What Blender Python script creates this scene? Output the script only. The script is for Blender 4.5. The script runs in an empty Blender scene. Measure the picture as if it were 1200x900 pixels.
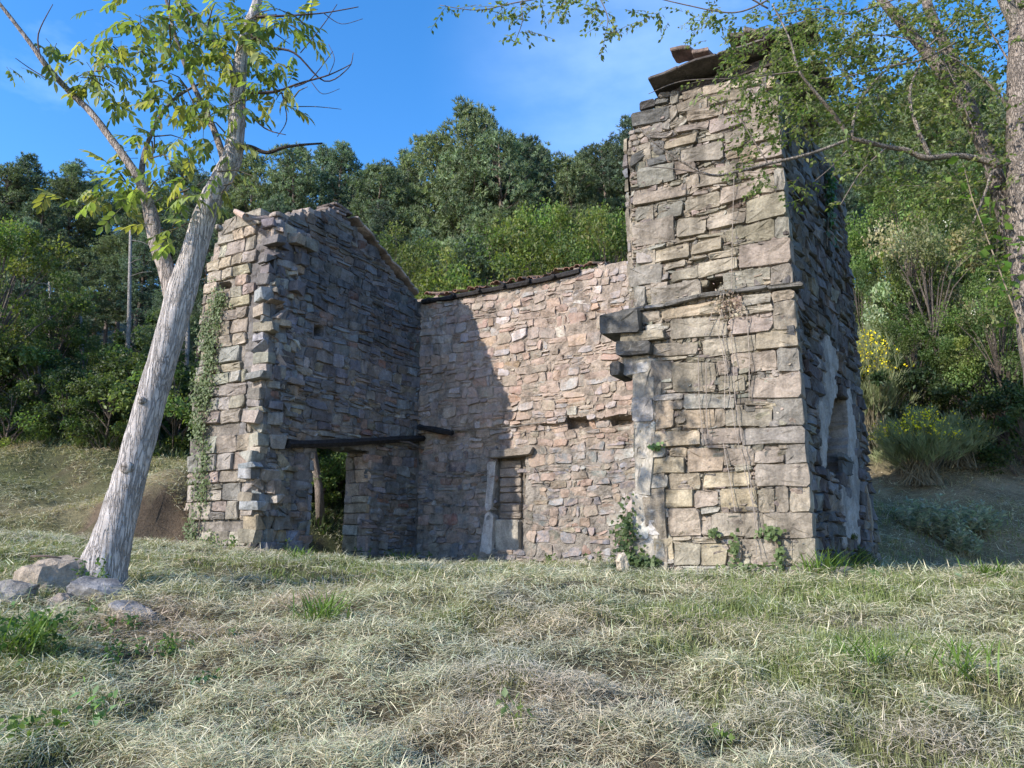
import bpy, math, random
import numpy as np
from mathutils import Vector
R = random.Random(7)
N = np.random.default_rng(7)
SC = bpy.context.scene
COL = SC.collection
rad = math.radians

# ------------------------------------------------------------------ camera, world, sun
EYE = 1.6
PITCH = rad(12.0)
FPX = 867.0
cam = bpy.data.cameras.new('camera'); cam.lens = 36 * FPX / 1200; cam.sensor_width = 36
cam.clip_start = 0.05; cam.clip_end = 2000
camo = bpy.data.objects.new('camera', cam); COL.objects.link(camo)
camo.location = (0, 0, EYE); camo.rotation_euler = (rad(90) + PITCH, 0, 0)
SC.camera = camo
SUN_EL = rad(29); SUN_AZ = math.atan2(-0.84, -0.545)      # azimuth measured from +Y towards +X
sx, sy = math.sin(SUN_AZ), math.cos(SUN_AZ)
SV = Vector((sx * math.cos(SUN_EL), sy * math.cos(SUN_EL), math.sin(SUN_EL)))
w = bpy.data.worlds.new("World"); SC.world = w; w.use_nodes = True
nt = w.node_tree; nt.nodes.clear()
def nn(t, kind, **kw):
    n = t.nodes.new(kind)
    for k, v in kw.items(): setattr(n, k, v)
    return n
sky = nn(nt, 'ShaderNodeTexSky', sky_type='NISHITA', sun_disc=False)
sky.sun_elevation = SUN_EL; sky.sun_rotation = SUN_AZ; sky.altitude = 300
sky.air_density = 1.0; sky.dust_density = 0.4; sky.ozone_density = 2.5
hs = nn(nt, 'ShaderNodeHueSaturation'); hs.inputs['Saturation'].default_value = 1.32; hs.inputs['Value'].default_value = .94
tc = nn(nt, 'ShaderNodeTexCoord')
mp = nn(nt, 'ShaderNodeMapping'); mp.inputs['Scale'].default_value = (1.2, 1.2, 2.6); mp.inputs['Rotation'].default_value = (0, 0.3, 0.5)
ns = nn(nt, 'ShaderNodeTexNoise'); ns.inputs['Scale'].default_value = 1.6; ns.inputs['Detail'].default_value = 7; ns.inputs['Roughness'].default_value = 0.55
cr = nn(nt, 'ShaderNodeValToRGB'); cr.color_ramp.elements[0].position = 0.56; cr.color_ramp.elements[1].position = 0.92
cr.color_ramp.elements[1].color = (.5, .5, .5, 1)
mx = nn(nt, 'ShaderNodeMixRGB'); mx.inputs[2].default_value = (5.0, 6.2, 8.4, 1)
tint = nn(nt, 'ShaderNodeMixRGB', blend_type='MULTIPLY'); tint.inputs[0].default_value = 1; tint.inputs[2].default_value = (1.05, .96, 1.0, 1)
wd_ = ray_dir = (0.13, 0.86, 0.60)      # a veil of thin cloud left of the tower top
vm = nn(nt, 'ShaderNodeVectorMath', operation='DISTANCE'); vm.inputs[1].default_value = wd_
vr = nn(nt, 'ShaderNodeValToRGB'); vr.color_ramp.elements[0].position = 0.0; vr.color_ramp.elements[0].color = (.42, .42, .42, 1); vr.color_ramp.elements[1].position = 0.26; vr.color_ramp.elements[1].color = (0, 0, 0, 1); vr.color_ramp.interpolation = 'EASE'
va = nn(nt, 'ShaderNodeMixRGB', blend_type='MULTIPLY'); va.inputs[0].default_value = 1
cr2 = nn(nt, 'ShaderNodeValToRGB'); cr2.color_ramp.elements[0].position = 0.3; cr2.color_ramp.elements[1].position = 0.75
vb = nn(nt, 'ShaderNodeMixRGB', blend_type='SCREEN'); vb.inputs[0].default_value = 1
bg = nn(nt, 'ShaderNodeBackground'); bg.inputs[1].default_value = 0.15
wo = nn(nt, 'ShaderNodeOutputWorld')
L = nt.links.new
L(sky.outputs[0], hs.inputs['Color']); L(tc.outputs['Generated'], mp.inputs[0]); L(mp.outputs[0], ns.inputs[0])
L(ns.outputs[0], cr.inputs[0]); L(hs.outputs[0], tint.inputs[1]); L(tint.outputs[0], mx.inputs[1])
L(tc.outputs['Generated'], vm.inputs[0]); L(vm.outputs['Value'], vr.inputs[0]); L(ns.outputs[0], cr2.inputs[0]); L(vr.outputs[0], va.inputs[1]); L(cr2.outputs[0], va.inputs[2])
L(va.outputs[0], vb.inputs[1]); L(cr.outputs[0], vb.inputs[2]); L(vb.outputs[0], mx.inputs[0]); L(mx.outputs[0], bg.inputs[0]); L(bg.outputs[0], wo.inputs[0])
sun = bpy.data.lights.new('sun', 'SUN'); sun.energy = 3.1; sun.angle = rad(0.55); sun.color = (1.0, 0.92, 0.80)
suno = bpy.data.objects.new('sun', sun); COL.objects.link(suno)
suno.rotation_euler = (-SV).to_track_quat('-Z', 'Y').to_euler()
SC.view_settings.view_transform = 'Standard'; SC.view_settings.look = 'None'
SC.view_settings.exposure = 1.36; SC.view_settings.gamma = 1
SC.render.engine = 'CYCLES'
SC.cycles.max_bounces = 5; SC.cycles.diffuse_bounces = 3; SC.cycles.transmission_bounces = 3; SC.cycles.transparent_max_bounces = 4
SC.cycles.use_denoising = True

# ------------------------------------------------------------------ helpers
def ray(px, py):
    x = (px - 600) / FPX; y = (450 - py) / FPX
    return Vector((x, math.cos(PITCH) - y * math.sin(PITCH), math.sin(PITCH) + y * math.cos(PITCH)))
def at(px, py, Y):
    d = ray(px, py); t = Y / d.y
    return Vector((d.x * t, Y, EYE + d.z * t))
class Plane:
    """vertical plane through (x,y) with horizontal direction dr; nrm is its outward side"""
    def __init__(s, o, dr, nrm):
        s.o = Vector((o[0], o[1])); s.d = Vector(dr).normalized(); s.n = Vector(nrm).normalized()
    def p(s, u, v, d=0.0):
        q = s.o + s.d * u + s.n * d
        return (q.x, q.y, v)
    def uv(s, px, py, d=0.0):
        r = ray(px, py); oo = s.o + s.n * d
        t = oo.dot(s.n) / (r.x * s.n.x + r.y * s.n.y)
        q = Vector((r.x * t, r.y * t))
        return ((q - oo).dot(s.d), EYE + r.z * t)
    def off(s, d): return Plane(s.o + s.n * d, s.d, s.n)
def hash2(ix, iy, seed):
    h = (ix.astype(np.int64) * 374761393 + iy.astype(np.int64) * 668265263 + seed * 974634777) & 0x7fffffff
    h = ((h ^ (h >> 13)) * 1274126177) & 0x7fffffff
    return ((h ^ (h >> 16)) & 0xffff) / 65535.0
def vnoise(x, y, seed=0):
    x = np.asarray(x, float); y = np.asarray(y, float)
    ix = np.floor(x); iy = np.floor(y); fx = x - ix; fy = y - iy
    fx = fx * fx * (3 - 2 * fx); fy = fy * fy * (3 - 2 * fy)
    a = hash2(ix, iy, seed); b = hash2(ix + 1, iy, seed); c = hash2(ix, iy + 1, seed); d = hash2(ix + 1, iy + 1, seed)
    return (a + (b - a) * fx) * (1 - fy) + (c + (d - c) * fx) * fy - 0.5
def mesh(name, V, F, mat, col=None, smooth=False):
    """V Nx3, F list of tuples or int array of tris/quads, col Nx3"""
    me = bpy.data.meshes.new(name)
    if isinstance(F, np.ndarray):
        V = np.asarray(V, np.float32); k = F.shape[1]
        me.vertices.add(len(V)); me.vertices.foreach_set('co', V.ravel())
        me.loops.add(F.size); me.loops.foreach_set('vertex_index', F.astype(np.int32).ravel())
        me.polygons.add(len(F)); me.polygons.foreach_set('loop_start', np.arange(0, F.size, k, dtype=np.int32))
        me.polygons.foreach_set('loop_total', np.full(len(F), k, np.int32))
        me.update(calc_edges=True)
    else:
        me.from_pydata([tuple(v) for v in V], [], F); me.update()
    if col is not None:
        c = np.ones((len(V), 4), np.float32); c[:, :3] = col
        a = me.color_attributes.new('Col', 'FLOAT_COLOR', 'POINT'); a.data.foreach_set('color', c.ravel())
    me.materials.append(mat)
    if smooth: me.polygons.foreach_set('use_smooth', np.ones(len(me.polygons), bool))
    return me
def tag(o, label=None, cat=None, group=None, kind=None):
    if label: o['label'] = label
    if cat: o['category'] = cat
    if group: o['group'] = group
    if kind: o['kind'] = kind
    return o
def thing(name, loc, label, cat, group=None):
    o = bpy.data.objects.new(name, None); o.location = loc; COL.objects.link(o); o.empty_display_size = .2
    return tag(o, label, cat, group)
def obj(name, V, F, mat, parent=None, col=None, smooth=False, org=None):
    V = np.asarray(V, float)
    if parent is not None:
        l = Vector((0, 0, 0)); q = parent
        while q is not None: l += q.location; q = q.parent
        V = V - np.array(l)
    elif org is not None: V = V - np.array(org)
    o = bpy.data.objects.new(name, mesh(name, V, F, mat, col, smooth)); COL.objects.link(o)
    if parent is not None: o.parent = parent
    elif org is not None: o.location = org
    return o
class Buf:
    def __init__(s): s.V = []; s.F = []; s.C = []; s.n = 0
    def add(s, V, F, C=None):
        V = np.asarray(V, float)
        s.V.append(V); s.F += [tuple(i + s.n for i in f) for f in F]
        s.C.append(np.tile(C, (len(V), 1)) if C is not None and np.ndim(C) == 1 else (C if C is not None else np.ones((len(V), 3))))
        s.n += len(V)
    def arr(s): return np.concatenate(s.V), s.F, np.concatenate(s.C)
    def obj(s, name, mat, parent=None, smooth=False, org=None):
        V, F, C = s.arr(); return obj(name, V, F, mat, parent, C, smooth, org)

# ------------------------------------------------------------------ materials
def material(name, rough=0.95):
    m = bpy.data.materials.new(name); m.use_nodes = True
    t = m.node_tree; b = t.nodes['Principled BSDF']; b.inputs['Roughness'].default_value = rough
    b.inputs['Specular IOR Level'].default_value = 0.25
    return m, t, b
def ramp(t, stops):
    r = nn(t, 'ShaderNodeValToRGB'); e = r.color_ramp.elements
    while len(e) < len(stops): e.new(0.5)
    for k, (p, c) in enumerate(stops):
        e[k].position = p; e[k].color = (c, c, c, 1) if not isinstance(c, tuple) else (*c, 1)
    return r
def noise(t, co, scale, detail=6, rough=.6, dist=0.0, stretch=None):
    n = nn(t, 'ShaderNodeTexNoise'); n.inputs['Scale'].default_value = scale; n.inputs['Detail'].default_value = detail
    n.inputs['Roughness'].default_value = rough; n.inputs['Distortion'].default_value = dist
    if stretch:
        m = nn(t, 'ShaderNodeMapping'); m.inputs['Scale'].default_value = stretch; t.links.new(co, m.inputs[0]); co = m.outputs[0]
    t.links.new(co, n.inputs[0]); return n
def mul(t, a, b, f=1.0, mode='MULTIPLY'):
    m = nn(t, 'ShaderNodeMixRGB', blend_type=mode); m.inputs[0].default_value = f
    t.links.new(a, m.inputs[1])
    if isinstance(b, tuple): m.inputs[2].default_value = (*b, 1)
    else: t.links.new(b, m.inputs[2])
    return m
def bump(t, b, srcs):
    prev = None
    for s, st, ds in srcs:
        n = nn(t, 'ShaderNodeBump'); n.inputs['Strength'].default_value = st; n.inputs['Distance'].default_value = ds
        t.links.new(s, n.inputs['Height'])
        if prev is not None: t.links.new(prev, n.inputs['Normal'])
        prev = n.outputs[0]
    t.links.new(prev, b.inputs['Normal'])
def stone_mat(name, lichen=.35, contrast=.5, bs=1.0, pale=.25, smear=0, scol=(.34, .285, .235)):
    m, t, b = material(name)
    at_ = nn(t, 'ShaderNodeAttribute', attribute_name='Col'); c = nn(t, 'ShaderNodeTexCoord').outputs['Object']
    c0_ = c; oi = nn(t, 'ShaderNodeObjectInfo'); sc_ = nn(t, 'ShaderNodeVectorMath', operation='MULTIPLY_ADD'); cb_ = nn(t, 'ShaderNodeCombineXYZ')
    t.links.new(oi.outputs['Random'], cb_.inputs[0]); t.links.new(oi.outputs['Random'], cb_.inputs[1]); sc_.inputs[1].default_value = (37, 53, 0); t.links.new(cb_.outputs[0], sc_.inputs[0]); t.links.new(c, sc_.inputs[2]); c = sc_.outputs[0]
    n1 = noise(t, c, 3.2, 8, .65); r1 = ramp(t, [(.28, 1 - contrast), (.72, 1 + contrast * .7)]); t.links.new(n1.outputs[0], r1.inputs[0])
    x = mul(t, at_.outputs[0], r1.outputs[0])
    ns_ = noise(t, c0_, 2.6, 7, .65, .3, (1, 1, .28)); rs_ = ramp(t, [(.36, .58), (.56, 1.06)]); t.links.new(ns_.outputs[0], rs_.inputs[0]); x = mul(t, x.outputs[0], rs_.outputs[0])
    n2 = noise(t, c, 26, 6, .7); r2 = ramp(t, [(.3, .72), (.7, 1.22)]); t.links.new(n2.outputs[0], r2.inputs[0])
    x = mul(t, x.outputs[0], r2.outputs[0])
    n3 = noise(t, c, 7, 8, .75, .4); r3 = ramp(t, [(.55, 0.0), (.68, lichen)]); t.links.new(n3.outputs[0], r3.inputs[0])
    y = nn(t, 'ShaderNodeMixRGB'); t.links.new(r3.outputs[0], y.inputs[0]); t.links.new(x.outputs[0], y.inputs[1]); y.inputs[2].default_value = (.075, .07, .06, 1)
    n4 = noise(t, c, 11, 7, .7, .6); r4 = ramp(t, [(.60, 0.0), (.70, pale)]); t.links.new(n4.outputs[0], r4.inputs[0])
    z = nn(t, 'ShaderNodeMixRGB'); t.links.new(r4.outputs[0], z.inputs[0]); t.links.new(y.outputs[0], z.inputs[1]); z.inputs[2].default_value = (.46, .45, .40, 1)
    if smear:
        n7 = noise(t, c0_, 4.3, 9, .72, .5); r7 = ramp(t, [(.44, 0.0), (.60, smear)]); t.links.new(n7.outputs[0], r7.inputs[0])
        z2 = nn(t, 'ShaderNodeMixRGB'); t.links.new(r7.outputs[0], z2.inputs[0]); t.links.new(z.outputs[0], z2.inputs[1]); z2.inputs[2].default_value = (*scol, 1); z = z2
    t.links.new(z.outputs[0], b.inputs['Base Color'])
    n5 = noise(t, c, 5.5, 9, .62, .3, (1, 1, 1.15)); n6 = noise(t, c, 45, 6, .75); vo = nn(t, 'ShaderNodeTexVoronoi'); vo.inputs['Scale'].default_value = 9; nd = noise(t, c, 6, 4, .6); av = nn(t, 'ShaderNodeMixRGB', blend_type='ADD'); av.inputs[0].default_value = .25; t.links.new(c, av.inputs[1]); t.links.new(nd.outputs[1], av.inputs[2]); t.links.new(av.outputs[0], vo.inputs[0])
    bump(t, b, [(n5.outputs[0], .6 * bs, .07), (vo.outputs['Distance'], .35 * bs, .05), (n6.outputs[0], .7 * bs, .022)])
    return m
M_STONE = stone_mat('tower_stone', .40, .45, .85, .3)
M_RUBBLE = stone_mat('rubble_stone', .4, .55, .8)
M_BACKW = stone_mat('rubble_with_mortar', .3, .5, .8, .4, .7, (.335, .262, .222))
M_GABW = stone_mat('dark_rubble', .35, .55, .8, .25, .45, (.165, .16, .165))
M_MORTAR = stone_mat('lime_mortar', .35, .5, 1.3, .35)
M_PLASTER = stone_mat('old_plaster', .25, .35, .7, .4)
M_ROCK = stone_mat('field_rock', .3, .4, 1.0, .4)
def plain_mat(name, bumps, streak=None, rough=.9, lo=.6, hi=1.3, sc=6):
    m, t, b = material(name, rough)
    at_ = nn(t, 'ShaderNodeAttribute', attribute_name='Col'); c = nn(t, 'ShaderNodeTexCoord').outputs['Object']
    n1 = noise(t, c, sc, 8, .65, .2, streak); r1 = ramp(t, [(.3, lo), (.7, hi)]); t.links.new(n1.outputs[0], r1.inputs[0])
    x = mul(t, at_.outputs[0], r1.outputs[0]); t.links.new(x.outputs[0], b.inputs['Base Color'])
    n5 = noise(t, c, sc * 2, 8, .7, .2, streak); bump(t, b, [(n5.outputs[0], bumps, .05)])
    return m
M_WOOD = plain_mat('weathered_wood', .6, (1, 1, 5), sc=5)
M_CHAR = plain_mat('charred_timber', .9, None, .8, .4, 2.0, 12)
M_TILE = plain_mat('roof_tile_clay', .5, None, .9, .55, 1.35, 9)
M_TWIG = plain_mat('twig_bark', .4, None, .9, .6, 1.3, 12)
def bark_mat(name, crackscale, depth, cs=(1, 1, .09), lo=.4, hi=1.1):
    m, t, b = material(name)
    at_ = nn(t, 'ShaderNodeAttribute', attribute_name='Col'); c = nn(t, 'ShaderNodeTexCoord').outputs['Object']
    mp = nn(t, 'ShaderNodeMapping'); mp.inputs['Scale'].default_value = cs; t.links.new(c, mp.inputs[0])
    n0 = noise(t, mp.outputs[0], 4, 5, .6); a = nn(t, 'ShaderNodeMixRGB', blend_type='ADD'); a.inputs[0].default_value = .36
    t.links.new(mp.outputs[0], a.inputs[1]); t.links.new(n0.outputs[1], a.inputs[2])
    v = nn(t, 'ShaderNodeTexVoronoi', feature='DISTANCE_TO_EDGE'); v.inputs['Scale'].default_value = crackscale; t.links.new(a.outputs[0], v.inputs[0])
    r = ramp(t, [(0.0, lo), (.035, .8), (.12, hi)]); t.links.new(v.outputs[0], r.inputs[0])
    n1 = noise(t, c, 5, 8, .7); r1 = ramp(t, [(.3, .65), (.7, 1.25)]); t.links.new(n1.outputs[0], r1.inputs[0])
    nb = noise(t, c, 2.5, 5, .6); rb = ramp(t, [(.38, .15), (.6, 1.0)]); t.links.new(nb.outputs[0], rb.inputs[0])
    xm = nn(t, 'ShaderNodeMixRGB'); t.links.new(rb.outputs[0], xm.inputs[0]); xm.inputs[1].default_value = (1, 1, 1, 1); t.links.new(r.outputs[0], xm.inputs[2])
    x = mul(t, at_.outputs[0], xm.outputs[0]); x = mul(t, x.outputs[0], r1.outputs[0]); t.links.new(x.outputs[0], b.inputs['Base Color'])
    n2 = noise(t, c, 22, 8, .7); rr = ramp(t, [(0, 0.0), (.14, 1.0)]); t.links.new(v.outputs[0], rr.inputs[0])
    bump(t, b, [(rr.outputs[0], 1.0, depth), (n2.outputs[0], .5, .03)])
    return m
M_WALNUT = bark_mat('walnut_bark', 21, .018)
M_BARK = bark_mat('rough_bark', 30, .02, (1, 1, .3), .5, 1.1)
def leaf_mat(name, trans=.35, rough=.55, tint=(1, 1, 1), vary=.25):
    m = bpy.data.materials.new(name); m.use_nodes = True; t = m.node_tree; t.nodes.clear()
    out = nn(t, 'ShaderNodeOutputMaterial'); at_ = nn(t, 'ShaderNodeAttribute', attribute_name='Col')
    oi = nn(t, 'ShaderNodeObjectInfo'); r = ramp(t, [(0, 1 - vary), (1, 1 + vary)]); t.links.new(oi.outputs['Random'], r.inputs[0])
    x = mul(t, at_.outputs[0], r.outputs[0]); x = mul(t, x.outputs[0], tint)
    p = nn(t, 'ShaderNodeBsdfPrincipled'); p.inputs['Roughness'].default_value = rough; p.inputs['Specular IOR Level'].default_value = .35
    tr = nn(t, 'ShaderNodeBsdfTranslucent'); y = mul(t, x.outputs[0], (1.5, 1.6, .8))
    ms = nn(t, 'ShaderNodeMixShader'); ms.inputs[0].default_value = trans
    t.links.new(x.outputs[0], p.inputs['Base Color']); t.links.new(y.outputs[0], tr.inputs[0])
    t.links.new(p.outputs[0], ms.inputs[1]); t.links.new(tr.outputs[0], ms.inputs[2]); t.links.new(ms.outputs[0], out.inputs[0])
    return m
M_LEAF = leaf_mat('leaf', .42); M_NEEDLE = leaf_mat('needle', .28, .6, vary=.3); M_GRASS = leaf_mat('grass_blade', .3, .6, vary=0)
M_STRAW = leaf_mat('dry_straw', .12, .7, vary=0); M_FLOWER = leaf_mat('petal', .3, .6, vary=0)

# ground
m, t, b = material('meadow_soil'); M_GROUND = m
a_ = nn(t, 'ShaderNodeAttribute', attribute_name='Col'); c = nn(t, 'ShaderNodeTexCoord').outputs['Object']
n1 = noise(t, c, 1.3, 9, .7); r1 = ramp(t, [(.3, .55), (.7, 1.35)]); L2 = t.links.new; L2(n1.outputs[0], r1.inputs[0])
n2 = noise(t, c, 30, 6, .75); r2 = ramp(t, [(.3, .55), (.7, 1.4)]); L2(n2.outputs[0], r2.inputs[0])
x = mul(t, a_.outputs[0], r1.outputs[0]); x = mul(t, x.outputs[0], r2.outputs[0]); L2(x.outputs[0], b.inputs['Base Color'])
n3 = noise(t, c, 9, 9, .75); bump(t, b, [(n3.outputs[0], .8, .12), (n2.outputs[0], .6, .03)])

# ------------------------------------------------------------------ building planes
cs30, sn30 = math.cos(rad(30)), math.sin(rad(30))
C = at(952, 665, 10.5); B = at(1027, 622, 13.8)
FRONT = Plane((C.x, C.y), (-cs30, sn30), (-sn30, -cs30))        # u grows to the left
SIDE = Plane((C.x, C.y), (B.x - C.x, B.y - C.y), (B.y - C.y, -(B.x - C.x)))
uA = FRONT.uv(218, 630)[0]; uG = FRONT.uv(300, 600)[0]; uL = FRONT.uv(744, 600)[0]
G0 = FRONT.p(uG, 0)
GAB = Plane(G0[:2], (sn30, cs30), (cs30, -sn30))
uK = GAB.uv(490, 500)[0]
K = GAB.p(uK, 0)
BACK = Plane(K[:2], (cs30, -sn30), (-sn30, -cs30))
SIDELEN = (Vector((B.x, B.y)) - Vector((C.x, C.y))).length

# ------------------------------------------------------------------ terrain
def ground_z(X, Y, fine=True):
    X = np.asarray(X, float); Y = np.asarray(Y, float)
    z = np.interp(Y, [-30, 0, 4, 8, 10.6, 12, 15, 20, 30], [-3.5, 0, .46, .92, 1.15, 1.12, 1.04, .96, .96])
    z = z + np.clip(-X - 2, 0, 12) * .07 * np.clip(Y / 9, 0, 1)
    st = np.interp(X, [-40, -14, -8.5, -6.5, -3, 3, 5.2, 6.6, 9, 14, 40], [14, 15.5, 17.2, 19, 24, 22, 17.0, 13.6, 14.2, 13.8, 12])
    dd = np.clip(Y - st, 0, 400)
    steep = np.interp(X, [-14, -8, -3, 3, 6, 9, 40], [.30, .34, .4, .5, .62, .60, .5])
    z = z + np.minimum(dd, 3.6) * steep + np.clip(dd - 3.6, 0, 90) * .40 + np.clip(dd - 93.6, 0, 400) * .05
    # low earth bank on the left
    bk = np.exp(-((X + 8.5) / 1.7) ** 2) * (1 / (1 + np.exp(-(Y - 17.3 - .35 * np.sin(X * 2.3)) * 9)))
    z = z + bk * 1.25 * (1 - np.clip((Y - 19) / 5, 0, 1)) - np.exp(-((X + 8.1) / .9) ** 2 - ((Y - 16.8) / .5) ** 2) * .45
    bk2 = np.exp(-((X + 12.3) / 3.2) ** 2) * (1 / (1 + np.exp(-(Y - 20.6 - .5 * np.sin(X * 1.3)) * 5)))
    z = z + bk2 * .6 * (1 - np.clip((Y - 22) / 5, 0, 1)) + vnoise(X * .9, Y * .9, 6) * .25 * np.clip((-X - 5) / 3, 0, 1) * np.clip((Y - 12) / 4, 0, 1)
    z = z + vnoise(X * .35, Y * .35, 1) * .22 * np.clip(Y / 8, .3, 1)
    z = z + vnoise(X * 1.1, Y * 1.1, 2) * .07
    if fine: z = z + vnoise(X * 2.7, Y * 3.4, 3) * .13 + vnoise(X * 7, Y * 7, 4) * .03
    return z
gz1 = lambda x, y: float(ground_z(x, y))
def axis(a, b, dens):
    out = [a]
    while out[-1] < b: out.append(out[-1] + dens(out[-1]))
    return np.array(out)
gx = axis(-160, 160, lambda v: .11 if abs(v) < 7 else min(8, .11 + (abs(v) - 7) * .06))
gx = np.concatenate([-gx[gx > 0][::-1], [0], gx[gx > 0]])
gy = axis(-60, 260, lambda v: .11 if 2 < v < 9 else (.11 + abs(v - 5.5) * .03 if v > 2 else .11 + abs(v - 2) * .15))
GX, GY = np.meshgrid(gx, gy); GZ = ground_z(GX, GY)
nx_, ny_ = len(gx), len(gy)
idx = np.arange(nx_ * ny_).reshape(ny_, nx_)
F = np.stack([idx[:-1, :-1].ravel(), idx[:-1, 1:].ravel(), idx[1:, 1:].ravel(), idx[1:, :-1].ravel()], 1)
def green_amount(X, Y):
    """1 = green sward, 0 = dry mown hay"""
    g = .44 + 1.0 * vnoise(X * .5, Y * .7, 11) + .8 * vnoise(X * 1.6, Y * 1.8, 12)
    g = g + np.clip((Y - 9.6) * .2, 0, .30) + np.clip((-X - 3.0) * .08, 0, .15) + .20 * np.clip(X - .6, 0, 2)
    return np.clip(g, 0, 1)
gr = green_amount(GX, GY)[..., None]
far = np.clip((GY - 17) / 6, 0, 1)[..., None]
bankm = ((np.abs(GX - 9.5) < 4.6) & (GY > 13.4) & (GY < 19))[..., None] * np.clip(.75 + vnoise(GX, GY, 5)[..., None], 0, 1)
colg = (1 - gr) * np.array([.13, .105, .07]) + gr * np.array([.085, .105, .035])
colg = colg * (1 - bankm) + bankm * np.array([.27, .22, .14])
colg = colg * (1 - far) + far * np.array([.06, .07, .03])
lb = (np.clip(1 - np.abs(GX + 9) / 6, 0, 1) * np.clip(1 - np.abs(GY - 18.3) / 2.6, 0, 1))[..., None]
colg = colg * (1 - lb) + lb * np.array([.26, .21, .13])
gsl = np.hypot(np.gradient(GZ, axis=0) / np.maximum(np.gradient(GY, axis=0), .01), np.gradient(GZ, axis=1) / np.maximum(np.gradient(GX, axis=1), .01))[..., None]
so = np.clip((gsl - .75) * 3, 0, 1) * (GY < 22)[..., None]; colg = colg * (1 - so) + so * np.array([.13, .095, .065])
o = obj('ground', np.stack([GX.ravel(), GY.ravel(), GZ.ravel()], 1), F, M_GROUND, None, colg.reshape(-1, 3), True)
tag(o, kind='structure')

# ------------------------------------------------------------------ masonry
def inpoly(poly, u, v):
    c = False; n = len(poly); j = n - 1
    for i in range(n):
        a, b = poly[i], poly[j]
        if (a[1] > v) != (b[1] > v) and u < (b[0] - a[0]) * (v - a[1]) / (b[1] - a[1]) + a[0]: c = not c
        j = i
    return c
def core(plane, inside, depth, T, box, cell=.12):
    u0, u1, v0, v1 = box; nu = int((u1 - u0) / cell) + 1; nv = int((v1 - v0) / cell) + 1
    du = (u1 - u0) / nu; dv = (v1 - v0) / nv
    on = {(i, j) for i in range(nu) for j in range(nv) if inside(u0 + (i + .5) * du, v0 + (j + .5) * dv)}
    V, F, ix = [], [], {}
    def vid(i, j, back):
        k = (i, j, back)
        if k not in ix:
            u = u0 + i * du; v = v0 + j * dv
            h = math.sin(i * 12.9898 + j * 78.233) * 43758.5; h -= math.floor(h)
            d = -T if back else depth(u, v) - h * .022
            ix[k] = len(V); V.append(plane.p(u + (h - .5) * du * .5, v + (h - .5) * dv * .5, d))
        return ix[k]
    for (i, j) in on:
        F.append((vid(i, j, 0), vid(i + 1, j, 0), vid(i + 1, j + 1, 0), vid(i, j + 1, 0)))
        F.append((vid(i, j, 1), vid(i, j + 1, 1), vid(i + 1, j + 1, 1), vid(i + 1, j, 1)))
        for (a, b_, nb) in (((i, j), (i + 1, j), (i, j - 1)), ((i + 1, j), (i + 1, j + 1), (i + 1, j)), ((i + 1, j + 1), (i, j + 1), (i, j + 1)), ((i, j + 1), (i, j), (i - 1, j))):
            if nb not in on: F.append((vid(*a, 0), vid(*a, 1), vid(*b_, 1), vid(*b_, 0)))
    return V, F
def quadpoly(tl, tr, br, bl, rng, j=.012, cut=.03):
    """corner points to a rough 8 to 10 sided outline"""
    def mid(a, b, t): return (a[0] + (b[0] - a[0]) * t, a[1] + (b[1] - a[1]) * t)
    W = abs(tr[0] - tl[0]); H = abs(tl[1] - bl[1]); k = min(.16, .035 / max(W, .05) + .04)
    pts = []
    for a, b in ((tl, tr), (tr, br), (br, bl), (bl, tl)):
        ln = math.hypot(a[0] - b[0], a[1] - b[1])
        kk = min(.3, cut / max(ln, .05)) * rng.uniform(.4, 1.5)
        pts.append(mid(a, b, kk))
        if ln > .28: pts.append(mid(a, b, rng.uniform(.35, .65)))
        pts.append(mid(a, b, 1 - min(.3, cut / max(ln, .05)) * rng.uniform(.4, 1.5)))
    return [(p[0] + rng.uniform(-j, j), p[1] + rng.uniform(-j, j)) for p in pts]
def stone(plane, poly, df, back, cham, rng, joint=.012, rough=.02, rings=2):
    n = len(poly); cu = sum(p[0] for p in poly) / n; cv = sum(p[1] for p in poly) / n
    hu = max(abs(p[0] - cu) for p in poly) + 1e-6; hv = max(abs(p[1] - cv) for p in poly) + 1e-6
    def sh(p, k): return (cu + (p[0] - cu) * max(.2, 1 - k / hu), cv + (p[1] - cv) * max(.2, 1 - k / hv))
    P0 = [sh(p, joint) for p in poly]; P2 = [sh(p, joint + cham * rng.uniform(.5, 1.5)) for p in poly]
    tu, tv = rng.uniform(-.03, .03), rng.uniform(-.04, .04)
    tilt = lambda p: tu * (p[0] - cu) / hu + tv * (p[1] - cv) / hv
    V = [plane.p(*p, -back) for p in P0] + [plane.p(*p, df - cham + rng.uniform(-.3, .3) * cham) for p in P0]
    V += [plane.p(*p, df + tilt(p) + rng.uniform(-rough, rough)) for p in P2]
    F = []
    for k in range(2):
        for i in range(n):
            j = (i + 1) % n; F.append((k * n + i, k * n + j, (k + 1) * n + j, (k + 1) * n + i))
    last = 2 * n
    if rings > 1:
        P3 = [(cu + (p[0] - cu) * rng.uniform(.45, .6), cv + (p[1] - cv) * rng.uniform(.45, .6)) for p in P2]
        V += [plane.p(*p, df + tilt(p) + rng.uniform(-rough, rough * 1.3)) for p in P3]
        for i in range(n):
            j = (i + 1) % n; F.append((last + i, last + j, last + n + j, last + n + i))
        last += n
    V.append(plane.p(cu, cv, df + rng.uniform(-rough, rough * 1.5)))
    for i in range(n): F.append((last + i, last + (i + 1) % n, len(V) - 1))
    return V, F
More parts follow.
